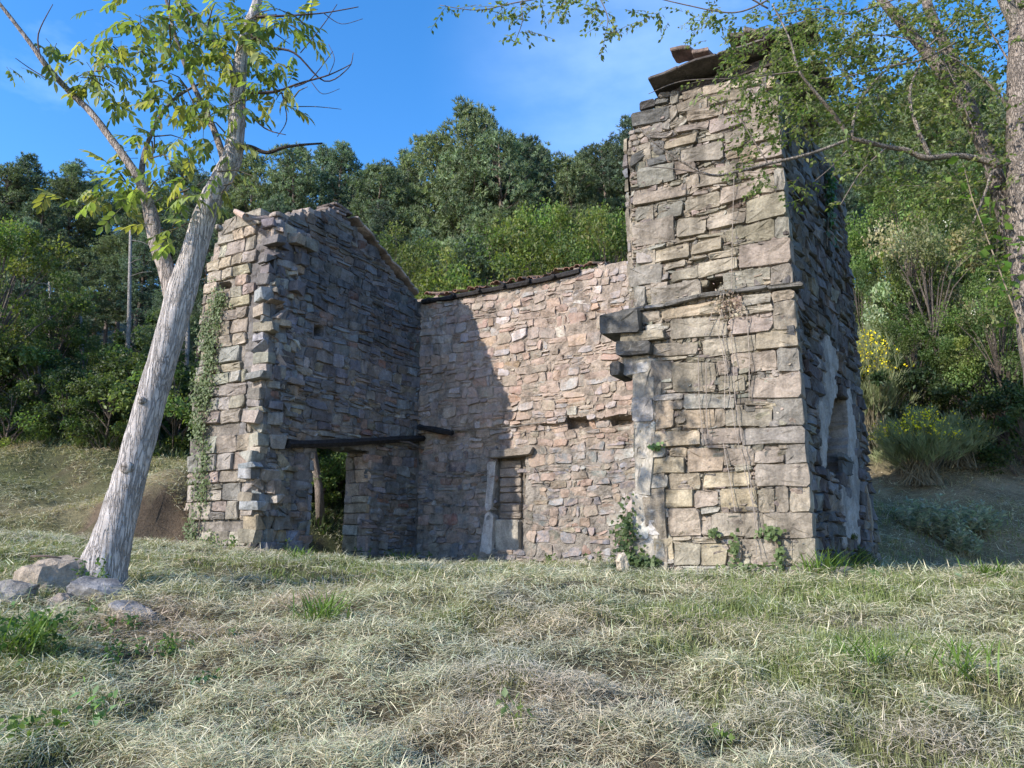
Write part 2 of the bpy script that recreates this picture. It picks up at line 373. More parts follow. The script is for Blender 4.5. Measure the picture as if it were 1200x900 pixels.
def rows(u0, u1, v0, v1, hr, wr, rng, seed, slope=0.0, split=.18, wav=.05, jt=.03):
    """coursed rubble: list of corner quads (tl,tr,br,bl)"""
    out = []; v = v0; lines = [v0]
    while v < v1: v += rng.uniform(*hr); lines.append(v)
    def bl(k, u): return lines[k] + slope * (u - u0) + (float(vnoise(u * .9, k * .5, seed)) * 2 * wav + float(vnoise(u * 3.1, k * 3.7, seed + 1)) * wav * .9)
    for k in range(len(lines) - 1):
        u = u0 - rng.uniform(0, wr[1]); H = lines[k + 1] - lines[k]
        while u < u1:
            wd = rng.uniform(*wr) * (1.3 if rng.random() < .15 else 1); s1 = rng.uniform(-jt, jt); s2 = rng.uniform(-jt, jt)
            a, b = max(u, u0), min(u + wd, u1)
            if b - a < wr[0] * .4: u += wd; continue
            bl_ = (a, bl(k, a)); br = (b, bl(k, b)); tl = (a + s1, bl(k + 1, a)); tr = (b + s2, bl(k + 1, b))
            r = rng.random()
            if r < split:
                q = rng.uniform(.35, .65); q2 = q + rng.uniform(-.08, .08)
                ml = (tl[0] + (bl_[0] - tl[0]) * q, tl[1] + (bl_[1] - tl[1]) * q); mr = (tr[0] + (br[0] - tr[0]) * q2, tr[1] + (br[1] - tr[1]) * q2)
                out.append((tl, tr, mr, ml)); out.append((ml, mr, br, bl_))
            elif r < split + .06:
                m1 = (a + wd * .5, bl(k + 1, a + wd * .5)); m2 = (a + wd * rng.uniform(.4, .6), bl(k, a + wd * .5))
                out.append((tl, m1, m2, bl_)); out.append((m1, tr, br, m2))
            else: out.append((tl, tr, br, bl_))
            u += wd
    return out
PAL = dict(t=(.318, .276, .226), g=(.265, .245, .218), y=(.38, .318, .235), p=(.32, .272, .232), d=(.15, .145, .14), w=(.42, .39, .34), W=(.46, .445, .41),
           b=(.21, .215, .23), s=(.285, .29, .30), r=(.27, .165, .13), k=(.33, .25, .205), v=(.15, .14, .145), c=(.46, .445, .43), o=(.38, .26, .18))
def pick(rng, weights):
    k = rng.choices(list(weights), list(weights.values()))[0]; f = rng.uniform(.72, 1.1); c = PAL[k]
    return np.array([min(.8, c[i] * f * rng.uniform(.95, 1.05)) for i in range(3)])
def lay(parent, items, mat, name='stone', limit=300):
    """items: (V,F,col,area): the largest become parts, the rest one part of kind stuff"""
    items = sorted(items, key=lambda q: -q[3])
    for V, F, c, a in items[:limit]: obj(name, V, F, mat, parent, np.tile(c, (len(V), 1)))
    if items[limit:]:
        bf = Buf()
        for V, F, c, a in items[limit:]: bf.add(V, F, c)
        tag(bf.obj('small_stones', mat, parent), kind='stuff')
def qarea(q): return abs((q[1][0] - q[3][0]) * (q[0][1] - q[2][1]))
def center(q): return (sum(p[0] for p in q) / 4, sum(p[1] for p in q) / 4)
BASEZ = .7

# ---- the tower, its front blocks traced one by one
tower = thing('stone_tower', (C.x, C.y, 1.0), 'tall square ruined tower of large tan sandstone blocks, right of the broken house walls', 'tower')
Z = {1: (730, 40, 5.), 2: (730, 150, 5.), 3: (730, 250, 5.), 4: (700, 340, 4.615), 5: (700, 450, 4.615), 6: (720, 560, 4.615)}
BL = """1 100 400 190 378 415 440 d|1 190 375 265 365 402 415 d|1 55 468 265 420 495 548 d|1 210 352 272 335 362 378 g|1 276 335 325 330 402 415 g|1 275 425 318 415 470 510 t
1 318 410 490 362 430 462 t|1 350 345 458 310 350 385 t|1 465 305 627 275 318 358 t|1 635 278 800 250 300 318 t|1 500 372 720 318 372 408 t|1 380 470 580 418 468 515 t
1 275 525 375 472 515 555 t|1 115 560 228 515 568 592 g|1 230 515 270 500 560 565 g|1 505 495 700 455 530 580 p|1 310 545 497 505 545 585 t|1 735 385 908 352 452 498 p
1 585 412 728 380 442 465 p|1 725 325 840 300 355 378 p|1 845 268 945 232 285 330 y|1 850 340 910 325 348 360 t|1 915 345 985 335 450 466 g|1 910 285 975 265 335 345 g|1 910 470 1000 455 590 600 p|1 715 500 905 462 545 600 p|1 600 585 712 535 600 640 p
2 150 40 305 15 50 62 g|2 240 68 430 22 85 130 y|2 145 88 238 72 148 155 d|2 45 168 142 108 150 240 d|2 142 160 250 155 200 228 d|2 260 142 335 130 180 190 g|2 335 132 585 72 188 196 t
2 438 48 590 26 65 88 t|2 600 62 712 22 100 132 p|2 750 12 900 -10 58 86 p|2 604 150 780 100 146 182 y|2 670 176 778 152 176 202 y|2 785 92 912 56 168 186 p|2 905 50 985 30 150 165 p|2 85 242 300 205 300 348 g
2 62 368 370 302 395 457 t|2 305 200 430 202 248 270 t|2 432 252 665 207 295 350 t|2 370 292 450 272 352 402 t|2 682 214 912 182 226 244 p|2 690 258 882 240 276 298 p|2 572 345 795 292 385 456 t
2 412 372 500 352 385 404 t|2 505 346 570 336 360 370 t|2 802 282 880 262 370 386 t|2 888 238 1022 205 352 370 g|2 75 464 195 452 490 548 g|2 200 446 350 426 512 542 g|2 370 427 565 367 452 495 t
2 432 502 562 468 484 514 t|2 495 492 715 458 560 596 t|2 725 422 1024 357 492 560 t|3 890 30 1028 0 122 146 g|3 55 72 300 12 158 192 t|3 320 32 487 17 112 150 t|3 598 104 885 37 147 192 t
3 435 130 585 104 124 150 t|3 145 200 245 176 196 216 w|3 250 176 300 166 184 196 t|3 302 166 430 136 152 182 t|3 80 212 172 222 286 300 g|3 180 216 386 176 260 286 t|3 400 168 578 136 206 244 t
3 500 236 672 202 236 266 t|3 385 262 490 240 260 282 t|3 682 192 1035 127 272 326 p|3 40 322 226 292 402 427 g|3 238 292 370 270 308 336 t|3 285 348 440 302 376 402 t|3 442 298 667 256 326 376 t
3 230 337 264 337 388 396 g|3 66 430 132 424 545 552 g|3 160 412 262 402 422 438 t|3 165 442 456 387 467 548 g|3 590 352 862 312 405 452 g|3 868 316 1040 278 402 422 g|3 698 482 868 462 522 545 g|3 872 462 1040 436 488 516 t
4 35 152 240 117 232 247 D|4 245 120 337 110 165 182 t|4 350 106 670 52 126 160 y|4 262 192 380 172 206 222 w|4 135 242 367 220 266 290 T|4 395 162 700 140 246 266 t|4 724 152 942 116 216 246 p
4 755 102 950 72 106 130 t|4 955 66 1106 46 200 212 p|4 122 292 297 287 350 360 D|4 305 292 542 280 346 356 t|4 575 272 852 238 325 360 t|4 858 228 1108 206 300 326 t|4 140 358 280 346 442 460 W
4 90 402 142 396 460 466 D|4 288 386 398 382 556 578 g|4 345 362 480 352 370 378 t|4 487 368 582 364 380 388 t|4 590 372 716 362 380 388 t|4 410 397 636 392 540 550 t|4 648 388 716 382 446 460 t
4 724 348 966 326 430 442 t|4 972 318 1113 312 430 434 g|4 655 468 800 462 542 546 t|4 830 452 1120 434 578 586 t|5 300 62 462 50 78 92 w|5 190 78 300 74 196 202 W|5 315 92 410 87 236 242 y
5 412 92 464 87 136 140 t|5 432 146 482 146 210 222 t|5 472 57 742 47 130 136 g|5 457 142 636 138 230 236 y|5 636 132 692 137 226 230 t|5 692 142 942 126 222 229 t|5 800 92 947 87 110 118 t
5 948 82 1126 77 216 221 g|5 297 252 552 247 326 340 y|5 565 242 786 240 320 326 t|5 790 238 1132 230 320 329 g|5 215 342 366 337 396 402 w|5 390 352 482 347 386 390 y|5 590 327 712 327 344 348 t
5 488 352 676 350 466 476 y|5 682 352 846 350 432 436 t|5 745 440 832 438 470 476 t|5 850 342 1008 337 425 430 t|5 1014 330 1136 325 425 426 g|5 263 407 472 397 476 486 y|5 860 436 1146 430 548 552 t
5 255 500 382 496 562 570 w|5 388 486 557 482 570 566 y|5 575 482 832 477 552 558 y|6 205 68 426 62 153 160 y|6 435 72 556 66 150 166 t|6 575 62 770 56 176 186 y|6 784 62 862 60 185 186 t
6 867 52 942 48 185 186 t|6 952 48 1059 45 178 183 t|6 100 72 200 60 122 126 W|6 175 170 292 166 210 216 w|6 295 166 462 166 310 315 t|6 466 206 526 206 310 312 t|6 530 196 702 190 312 318 t
6 704 192 802 188 320 322 t|6 804 192 1066 192 320 325 t|6 190 226 270 222 305 315 W|6 215 332 316 326 436 430 y|6 112 204 188 210 326 330 W|6 114 335 214 332 420 420 W|6 300 320 412 313 338 343 t
6 420 323 552 319 348 352 t|6 325 352 463 352 470 470 t|6 470 352 606 352 473 474 y|6 636 336 682 335 470 470 y|6 684 332 892 330 470 472 t|6 905 337 960 335 475 478 t|6 962 327 1074 326 476 478 t
6 230 440 322 438 466 466 w|5 290 205 310 205 235 240 w|6 470 150 570 148 185 195 w|6 640 478 800 476 520 520 g|6 820 480 1070 480 520 520 g|6 330 476 620 478 520 520 w|6 110 430 220 425 480 480 w|4 675 60 780 35 95 120 k|5 560 10 640 10 35 38 t|3 450 548 640 500 575 590 t"""
rng = random.Random(3)
for ln in BL.replace('\n', '|').split('|'):
    q = ln.split(); z = Z[int(q[0])]; xl, yTL, xr, yTR, yBR, yBL = [float(v) for v in q[1:7]]; k = q[7]
    f = lambda a, b: FRONT.uv(z[0] + a / z[2], z[1] + b / z[2])
    right = z[0] + xr / z[2]; left = z[0] + xl / z[2]; py_ = z[1] + yTL / z[2]
    edge = right > 914 + (py_ - 90) * .066 - 12
    pts = [f(xl, yTL), f(xr, yTR), f(xr, yBR), f(xl, yBL)]
    if edge: pts[1] = (-.05, pts[1][1]); pts[2] = (-.05, pts[2][1])
    poly = quadpoly(*pts, rng, .011)
    out = {'D': .16, 'T': .08}.get(k, 0) + rng.uniform(-.01, .014); kk = {'D': 'd', 'T': 't'}.get(k, k)
    V, F = stone(FRONT, poly, out, .45 if left < 748 else (.3 if edge else .09), rng.uniform(.007, .013), rng, -.007, .012)
    c = np.array(PAL[kk]) * rng.uniform(.78, 1.0) * np.array([rng.uniform(.97, 1.03) for _ in range(3)])
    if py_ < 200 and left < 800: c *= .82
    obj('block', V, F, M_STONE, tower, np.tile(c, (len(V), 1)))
# masonry core of the tower front
ucut = lambda v: np.interp(v, [1, 3, 4.5, 6, 7.2, 7.9, 9.0, 9.4], [uL + .02, uL - .05, uL + .0, uL, uL, uL - .02, uL - .18, .5])
topf = [FRONT.uv(x_, y_) for x_, y_ in ((742, 138), (770, 122), (800, 106), (850, 92), (900, 76), (915, 70))]
tus = [p[0] for p in topf][::-1]; tvs = [p[1] for p in topf][::-1]
hole = [FRONT.uv(x_, y_) for x_, y_ in ((820, 325), (847, 320), (847, 341), (821, 344))]
gap2 = [FRONT.uv(x_, y_) for x_, y_ in ((846, 348), (862, 346), (860, 368), (847, 368))]
ins = lambda u, v: 0 - .0 <= u <= float(ucut(v)) - .04 and v < np.interp(u, tus, tvs) - .06
dep = lambda u, v: -.45 if inpoly(hole, u, v) else -.05 + float(vnoise(u * 4, v * 4, 8)) * .03
V, F = core(FRONT, ins, dep, .6, (0, uL + .1, BASEZ, 9.6), .1)
mc = np.array([.27, .235, .19])
obj('wall_core', V, F, M_MORTAR, tower, np.tile(mc, (len(V), 1)))
# small packing stones in the gaps of the front
items = []
for q in rows(0.05, uL - .1, BASEZ, 9.2, (.07, .13), (.08, .22), rng, 60, split=.1, wav=.03):
    cu, cv = center(q)
    if not ins(cu, cv) or inpoly(hole, cu, cv): continue
    V, F = stone(FRONT, quadpoly(*q, rng, .01), -.022 + rng.uniform(-.015, .008), .09, .012, rng, .004, .008, 1)
    items.append((V, F, pick(rng, dict(t=3, g=2, p=1, w=.4)) * .85, .001))
for pp in (((741, 415), (770, 420), (768, 500), (742, 500)), ((743, 495), (766, 495), (765, 580), (744, 580)), ((742, 575), (768, 575), (775, 640), (742, 640)), ((740, 635), (780, 635), (785, 684), (738, 684))):
    V, F = stone(FRONT, quadpoly(*[FRONT.uv(*p_) for p_ in pp], rng, .03), .0, .3, .02, rng, .0, .02); obj('plaster_patch', V, F, M_PLASTER, tower, np.tile(np.array([.36, .33, .285]), (len(V), 1)))
bf = Buf()
for V, F, c, a in items: bf.add(V, F, c)
tag(bf.obj('packing_stones', M_STONE, tower), kind='stuff')
# projecting ledge course
lp = [(728, 366), (757, 362), (780, 358), (820, 348), (862, 342), (900, 338), (942, 334)]
bf = Buf(); uvs = [FRONT.uv(x_, y_) for x_, y_ in lp]
for k in range(len(uvs) - 1):
    a, b2 = uvs[k], uvs[k + 1]
    V, F = stone(FRONT, quadpoly((a[0], a[1] + .035), (b2[0], b2[1] + .035), (b2[0], b2[1] - .03), (a[0], a[1] - .03), rng, .006), .075 + rng.uniform(-.015, .015), .1, .012, rng, .001, .008, 1)
    c = np.array(PAL['d']) * rng.uniform(.8, 1.2); obj('ledge_slab', V, F, M_STONE, tower, np.tile(c, (len(V), 1)))
# side face
ztop = lambda u: 8.75 + .12 * u / SIDELEN
sh = [SIDE.uv(x_, y_) for x_, y_ in ((972, 500), (976, 478), (984, 456), (991, 468), (994, 510), (991, 560), (979, 570), (972, 542))]
insS = lambda u, v: -.0 <= u <= SIDELEN and v < ztop(u) + float(vnoise(u * 3, 0, 9)) * .3
depS = lambda u, v: -.5 if inpoly(sh, u, v) else -.045
PP = [[SIDE.uv(*p_) for p_ in q_] for q_ in (((963, 400), (981, 405), (987, 450), (978, 476), (971, 500), (969, 545), (962, 560), (961, 470)), ((991, 450), (999, 455), (1006, 540), (1010, 630), (992, 640), (988, 590), (994, 540), (994, 480)))]
def plas(u, v):
    a = u + float(vnoise(u * 2.5, v * 2.5, 61)) * .5; b_ = v + float(vnoise(u * 2.5, v * 2.5, 63)) * .5
    return any(inpoly(p_, a, b_) for p_ in PP)
V, F = core(SIDE, insS, lambda u, v: depS(u, v) if inpoly(sh, u, v) else (.012 if plas(u, v) else -.045), .6, (0.02, SIDELEN, BASEZ - .1, 9.2), .075)
cc = []
for v_ in V:
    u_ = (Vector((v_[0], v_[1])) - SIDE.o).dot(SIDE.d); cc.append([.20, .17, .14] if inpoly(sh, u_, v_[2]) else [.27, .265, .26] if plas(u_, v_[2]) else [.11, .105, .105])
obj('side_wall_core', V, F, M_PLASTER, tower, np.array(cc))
items = []
plast = [SIDE.uv(x_, y_) for x_, y_ in ((968, 415), (979, 418), (984, 450), (976, 480), (972, 520), (966, 520), (964, 470))]
for q in rows(.02, SIDELEN + .02, BASEZ - .1, 9.1, (.13, .27), (.25, .6), rng, 70, slope=-.02, split=.15):
    cu, cv = center(q)
    if not insS(cu, cv): continue
    if inpoly(sh, cu, cv):
        V, F = stone(SIDE.off(-.3), quadpoly(*q, rng, .02), 0, .1, .03, rng, .01, .02, 1)
        items.append((V, F, pick(rng, dict(g=2, b=1, t=1)), qarea(q))); continue
    if plas(cu, cv): continue
    V, F = stone(SIDE, quadpoly(*q, rng, .018), rng.uniform(-.01, .035), .08, .018, rng, .006, .022, 1)
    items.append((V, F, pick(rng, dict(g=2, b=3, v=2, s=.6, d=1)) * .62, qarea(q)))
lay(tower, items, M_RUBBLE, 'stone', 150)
# hidden rear and left walls of the tower
LEFT = Plane(FRONT.p(uL, 0)[:2], SIDE.d, -SIDE.n); REAR = Plane(SIDE.p(SIDELEN, 0)[:2], FRONT.d, -FRONT.n)
for pl, ln_ in ((LEFT, SIDELEN * .98), (REAR, uL)):
    items = []
    ii = lambda u, v: v < 8.5 + float(vnoise(u * 2, 3, 9)) * .5
    V, F = core(pl, ii, lambda u, v: -.05, .5, (.08, ln_ - .08, BASEZ, 8.8), .25)
    obj('rear_wall_core', V, F, M_MORTAR, tower, np.tile(mc, (len(V), 1)))
    bf = Buf()
    for q in rows(.05, ln_ - .05, BASEZ, 8.5, (.2, .35), (.3, .7), rng, 90):
        V, F = stone(pl, quadpoly(*q, rng, .015), rng.uniform(-.01, .03), .06, .02, rng, .008, .015, 1); bf.add(V, F, pick(rng, dict(t=3, g=3, b=1)))
    tag(bf.obj('rear_stones', M_RUBBLE, tower), kind='stuff')
# roof: dark stone slabs rising to the right
def slab(cen, ax, ay, az, sx_, sy_, sz_, rng, j=.03):
    """rough slab: centre, three axes, half sizes"""
    cen, ax, ay, az = map(Vector, (cen, ax, ay, az)); V = []; F = []
    n = 12; ring = []
    for a_ in (0, 39, 51, 90, 129, 141, 180, 219, 231, 270, 309, 321):
        a = rad(a_ + rng.uniform(-3, 3)); r = 1 / max(abs(math.cos(a)), abs(math.sin(a)))
        ring.append((math.cos(a) * r * sx_ + rng.uniform(-j, j), math.sin(a) * r * sy_ + rng.uniform(-j, j)))
    for zz, kk in ((-1, .94), (-.6, 1), (.6, 1), (1, .94)):
        for (p, q) in ring: V.append(cen + ax * p * kk + ay * q * kk + az * (zz * sz_ + rng.uniform(-.1, .1) * sz_))
    for k in range(3):
        for i in range(n): j_ = (i + 1) % n; F.append((k * n + i, k * n + j_, (k + 1) * n + j_, (k + 1) * n + i))
    V.append(cen - az * sz_); V.append(cen + az * sz_ * (1 + rng.uniform(0, .3)))
    for i in range(n): F.append(((i + 1) % n, i, 4 * n)); F.append((3 * n + i, 3 * n + (i + 1) % n, 4 * n + 1))
    return [tuple(v) for v in V], F
ea = FRONT.uv(776, 104); eb = FRONT.uv(912, 58)
sl = Vector(FRONT.p(eb[0], eb[1])) - Vector(FRONT.p(ea[0], ea[1])); slen = sl.length; sl.normalize()
inw = Vector((-FRONT.n.x, -FRONT.n.y, 0)); up = sl.cross(inw).normalized()
if up.z < 0: up = -up
E0 = Vector(FRONT.p(ea[0], ea[1]))
for r_, (dn, zz) in enumerate(((-.04, .0), (.55, .03), (1.1, .05), (1.75, .07), (2.4, .07), (3.0, .08))):
    s = 0.0
    while s < slen + .1:
        wd = rng.uniform(.45, .75); cen = E0 + sl * (s + wd / 2 - .12) + inw * (dn + rng.uniform(-.05, .05)) + up * (zz + rng.uniform(0, .05) + s * .02)
        V, F = slab(cen, sl, inw, up, wd * .54, .32, rng.uniform(.02, .03), rng, .04)
        c = np.array([.12, .105, .10]) * rng.uniform(.7, 1.3)
        obj('roof_slab', V, F, M_STONE, tower, np.tile(c, (len(V), 1))); s += wd
        if r_ == 0:
            V, F = slab(cen + up * .06 + inw * .1 + sl * .1, sl, inw, up, wd * rng.uniform(.35, .5), .28, .02, rng, .04)
            c = np.array([.30, .22, .19]) * rng.uniform(.7, 1.2); obj('roof_slab', V, F, M_STONE, tower, np.tile(c, (len(V), 1)))
for px_, py_, hw in ((803, 67, .17), (826, 70, .14)):
    pc = Vector(FRONT.p(*FRONT.uv(px_, py_))) + inw * -.1
    V, F = slab(pc, sl.lerp(Vector((1, 0, 0)), .5).normalized(), inw, Vector((0, 0, 1)), hw, .2, .035, rng); obj('roof_slab', V, F, M_STONE, tower, np.tile(np.array([.27, .2, .17]), (len(V), 1)))
for k in range(9):
    pc = Vector(FRONT.p(*FRONT.uv(872 + k * 5, 50 - 3 * (k % 3)))) + inw * rng.uniform(-.2, .6)
    V, F = slab(pc, (1, 0, rng.uniform(-.3, .3)), inw, (0, 0, 1), rng.uniform(.12, .22), .2, .045, rng); obj('roof_slab', V, F, M_STONE, tower, np.tile(np.array([.2, .16, .14]) * rng.uniform(.7, 1.3), (len(V), 1)))
# roof timbers under the slabs
for k in range(3):
    a = E0 + sl * .1 + inw * (.1 + k * .9) - up * .13
    V, F = slab(a + sl * (slen / 2), sl, inw, up, slen * .5, .07, .07, rng, .01); obj('rafter', V, F, M_CHAR, tower, np.tile(np.array([.045, .038, .034]), (len(V), 1)))

# ---- back wall
bw = thing('back_wall', (K[0], K[1], 1.0), 'long rear rubble stone wall of the roofless house, between dark gable wall and tower', 'wall')
bL = BACK.uv(765, 500)[0] + .3
bt = [BACK.uv(x_, y_) for x_, y_ in ((488, 352), (540, 345), (590, 336), (630, 327), (665, 319), (700, 312), (745, 304), (790, 300))]
bus = [p[0] for p in bt]; bvs = [p[1] for p in bt]
nichep = [BACK.uv(x_, y_) for x_, y_ in ((578, 535), (612, 533), (610, 646), (574, 647))]
pock = [[BACK.uv(x_, y_) for x_, y_ in p_] for p_ in (((664, 489), (690, 488), (690, 500), (664, 502)), ((716, 488), (739, 486), (739, 495), (716, 497)))]
insB = lambda u, v: v < np.interp(u, bus, bvs) + float(vnoise(u * 4, 1, 22)) * .12
ZL = lambda u: float(np.interp(u, [BACK.uv(495, 500)[0], BACK.uv(745, 500)[0]], [BACK.uv(495, 507)[1], BACK.uv(745, 489)[1]]))
def depB(u, v):
    if inpoly(nichep, u, v): return -.42
    if any(inpoly(p_, u, v) for p_ in pock): return -.4
    return -.012 + float(vnoise(u * 5, v * 5, 23)) * .03 + (-.09 if v < ZL(u) else 0)
V, F = core(BACK, insB, depB, .65, (-.3, bL, BASEZ - .2, 9.0), .075)
cc = []
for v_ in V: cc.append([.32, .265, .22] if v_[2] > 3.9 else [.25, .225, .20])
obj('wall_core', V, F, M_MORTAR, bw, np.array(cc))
items = []
for q in rows(-.05, bL, BASEZ - .2, 8.6, (.13, .30), (.16, .52), rng, 30, slope=0, split=.28, wav=.09, jt=.055):
    cu, cv = center(q)
    if not insB(cu, cv + .05) or inpoly(nichep, cu, cv) or any(inpoly(p_, cu, cv) for p_ in pock): continue
    if inpoly(nichep, q[0][0], q[0][1]) or inpoly(nichep, q[1][0], q[1][1]):
        if rng.random() < .6: continue
    hi = cv > 4.0
    lower = cv < 2.6
    if rng.random() < .05: continue
    V, F = stone(BACK, quadpoly(*q, rng, .026, .05), rng.uniform(-.022, .016) + (-.09 if cv < ZL(cu) else 0), .17, .014, rng, .010, .012, 1)
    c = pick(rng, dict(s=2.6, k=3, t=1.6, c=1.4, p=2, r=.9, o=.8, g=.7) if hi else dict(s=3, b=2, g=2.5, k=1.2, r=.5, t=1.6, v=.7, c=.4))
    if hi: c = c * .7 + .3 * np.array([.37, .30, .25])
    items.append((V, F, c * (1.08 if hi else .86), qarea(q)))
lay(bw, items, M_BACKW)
# bricked-up doorway
BN = BACK.off(-.3)
ys = [540, 549, 560, 571, 578, 590, 600, 608]
door = obj('blocked_doorway', *core(BN, lambda u, v: inpoly([BN.uv(x_, y_) for x_, y_ in ((576, 530), (618, 530), (618, 650), (572, 650))], u, v), lambda u, v: -.05, .2, (BN.uv(570, 600)[0], BN.uv(620, 600)[0], BN.uv(590, 652)[1], BN.uv(590, 530)[1]), .1), M_MORTAR, bw)
me = door.data; ca = me.color_attributes.new('Col', 'FLOAT_COLOR', 'POINT'); ca.data.foreach_set('color', np.tile([.15, .13, .11, 1], len(me.vertices)).astype(np.float32))
for k in range(len(ys) - 1):
    pts = [BN.uv(586, ys[k]), BN.uv(611, ys[k] - 1), BN.uv(611, ys[k + 1] - 1), BN.uv(586, ys[k + 1])]
    V, F = stone(BN, quadpoly(*pts, rng, .01), .03 + rng.uniform(-.02, .02), .1, .02, rng, .008, .015, 1); obj('filling_stone', V, F, M_RUBBLE, door, np.tile(np.array([.21, .18, .155]) * rng.uniform(.75, 1.2), (len(V), 1)))
V, F = stone(BN, quadpoly(BN.uv(581, 609), BN.uv(610, 609), BN.uv(609, 646), BN.uv(579, 646), rng, .006), .07, .1, .02, rng, .0, .01); obj('door_slab', V, F, M_PLASTER, door, np.tile(np.array([.38, .35, .30]), (len(V), 1)))
V, F = stone(BACK, quadpoly(BACK.uv(573, 527), BACK.uv(626, 524), BACK.uv(622, 533), BACK.uv(573, 537), rng, .01), .05, .3, .02, rng, .0, .01); obj('lintel', V, F, M_STONE, bw, np.tile(np.array([.25, .215, .18]), (len(V), 1)))
for pp in (((569, 540), (578, 538), (575, 600), (566, 598)), ((568, 600), (576, 600), (574, 650), (560, 648))):
    V, F = stone(BACK, quadpoly(*[BACK.uv(*p_) for p_ in pp], rng, .035, .09), -.075, .35, .015, rng, 0, .015); obj('jamb_plaster', V, F, M_PLASTER, bw, np.tile(np.array([.42, .40, .38]), (len(V), 1)))

# ---- gable wall with doorway
gw = thing('gable_wall', (G0[0], G0[1], 1.0), 'soot-darkened gable wall of the ruined house with doorway and ivy-covered broken front corner', 'wall')
pk = GAB.uv(402, 250); kc = GAB.uv(489, 349)
g0z = GAB.uv(318, 256)
gus = [-.2, g0z[0], pk[0] - .3, pk[0] + .15, kc[0], kc[0] + 1]; gvs = [FRONT.uv(275, 262)[1], g0z[1], pk[1], pk[1] - .05, kc[1], kc[1] - .7]
du0 = GAB.uv(364, 600)[0]; du1 = GAB.uv(430, 600)[0]; dtop = GAB.uv(380, 522)[1]; dtop2 = GAB.uv(430, 520)[1]
TG = .78
isdoor = lambda u, v: du0 < u < du1 and v < dtop + .02
pk1 = [GAB.uv(x_, y_) for x_, y_ in ((371, 383), (379, 383), (379, 396), (371, 396))]
insG = lambda u, v: v < np.interp(u, gus, gvs) + float(vnoise(u * 4, 2, 32)) * .12 and not isdoor(u, v)
depG = lambda u, v: -.4 if inpoly(pk1, u, v) else -.02 + float(vnoise(u * 5, v * 5, 33)) * .025
V, F = core(GAB, insG, depG, TG, (.05, uK + .5, BASEZ - .2, 10.6), .085)
cc = [[.15, .135, .13] if v_[2] > 6.6 else [.19, .175, .165] for v_ in V]
obj('wall_core', V, F, M_GABW, gw, np.array(cc))
items = []
for q in rows(.2, uK + .02, BASEZ - .2, 10.4, (.13, .29), (.18, .58), rng, 35, split=.28, wav=.08, jt=.05):
    cu, cv = center(q)
    if not insG(cu, cv + .05) or inpoly(pk1, cu, cv) or (du0 - .05 < cu < du1 + .05 and cv < dtop + .1): continue
    V, F = stone(GAB, quadpoly(*q, rng, .024, .045), rng.uniform(-.02, .025), .07, .016, rng, .008, .016, 1)
    soot = np.clip((cv - 5.6) / 2.5 + float(vnoise(cu, cv, 3)), 0, 1)
    c = pick(rng, dict(b=3, g=2, s=2, v=1.5, k=.8, r=.45, c=.35, t=.7))
    c = c * .88 * (1 - .50 * soot)
    items.append((V, F, c, qarea(q)))
lay(gw, items, M_GABW)
# door reveal, sunlit quoins
REV = Plane(GAB.p(du1, 0)[:2], (-cs30, sn30), (-sn30, -cs30)); REVL = Plane(GAB.p(du0, 0)[:2], (-cs30, sn30), (sn30, cs30))
for pl, wt in ((REV, dict(y=3, t=2, p=1, w=.6)), (REVL, dict(g=2, b=1))):
    v = BASEZ
    while v < dtop:
        h = rng.uniform(.18, .4); v2 = min(v + h, dtop - .02); spl = rng.uniform(.35, .7) * TG
        for a, b2 in ((0.0, spl), (spl, TG)):
            V, F = stone(pl, quadpoly((a, v2), (b2, v2 + .01), (b2, v), (a, v), rng, .01), .02 + rng.uniform(-.01, .02), .1, .018, rng, .009, .014, 1)
            obj('jamb_stone', V, F, M_STONE, gw, np.tile(pick(rng, wt), (len(V), 1)))
        v = v2 + .001
        if v2 >= dtop - .03: break
# the front-wall stub (pier) at the left corner
pier = [FRONT.uv(x_, y_) for x_, y_ in ((216, 668), (221, 560), (229, 450), (236, 380), (246, 300), (256, 266), (275, 252), (308, 256), (300, 300), (292, 360), (286, 450), (290, 520), (292, 600), (296, 668))]
ph = [[FRONT.uv(x_, y_) for x_, y_ in p_] for p_ in (((254, 333), (266, 331), (266, 344), (254, 346)), ((254, 424), (262, 424), (262, 439), (254, 439)))]
V, F = core(FRONT, lambda u, v: inpoly(pier, u, v), lambda u, v: -.4 if any(inpoly(p_, u, v) for p_ in ph) else -.05, .75, (uG - .2, uA + .1, BASEZ - .2, 9.6), .11)
obj('front_wall_core', V, F, M_MORTAR, gw, np.tile(np.array([.22, .195, .17]), (len(V), 1)))
pu = [p[0] for p in pier]; items = []
for q in rows(min(pu) - .05, max(pu) + .02, BASEZ - .2, 9.6, (.22, .42), (.3, .75), rng, 55, split=.12, wav=.03):
    cu, cv = center(q)
    if not inpoly(pier, cu, cv) or any(inpoly(p_, cu, cv) for p_ in ph): continue
    um = max(p[0] for p in pier if abs(p[1] - cv) < .9) if any(abs(p[1] - cv) < .9 for p in pier) else 99
    q = tuple((min(p[0], um + .04), p[1]) for p in q)
    V, F = stone(FRONT, quadpoly(*q, rng, .012), rng.uniform(-.01, .04), .35, .018, rng, .009, .016)
    c = pick(rng, dict(t=3, p=2, y=1.2) if cv > 6.5 else dict(t=2.4, g=3, p=.8)); items.append((V, F, c, qarea(q)))
lay(gw, items, M_STONE)
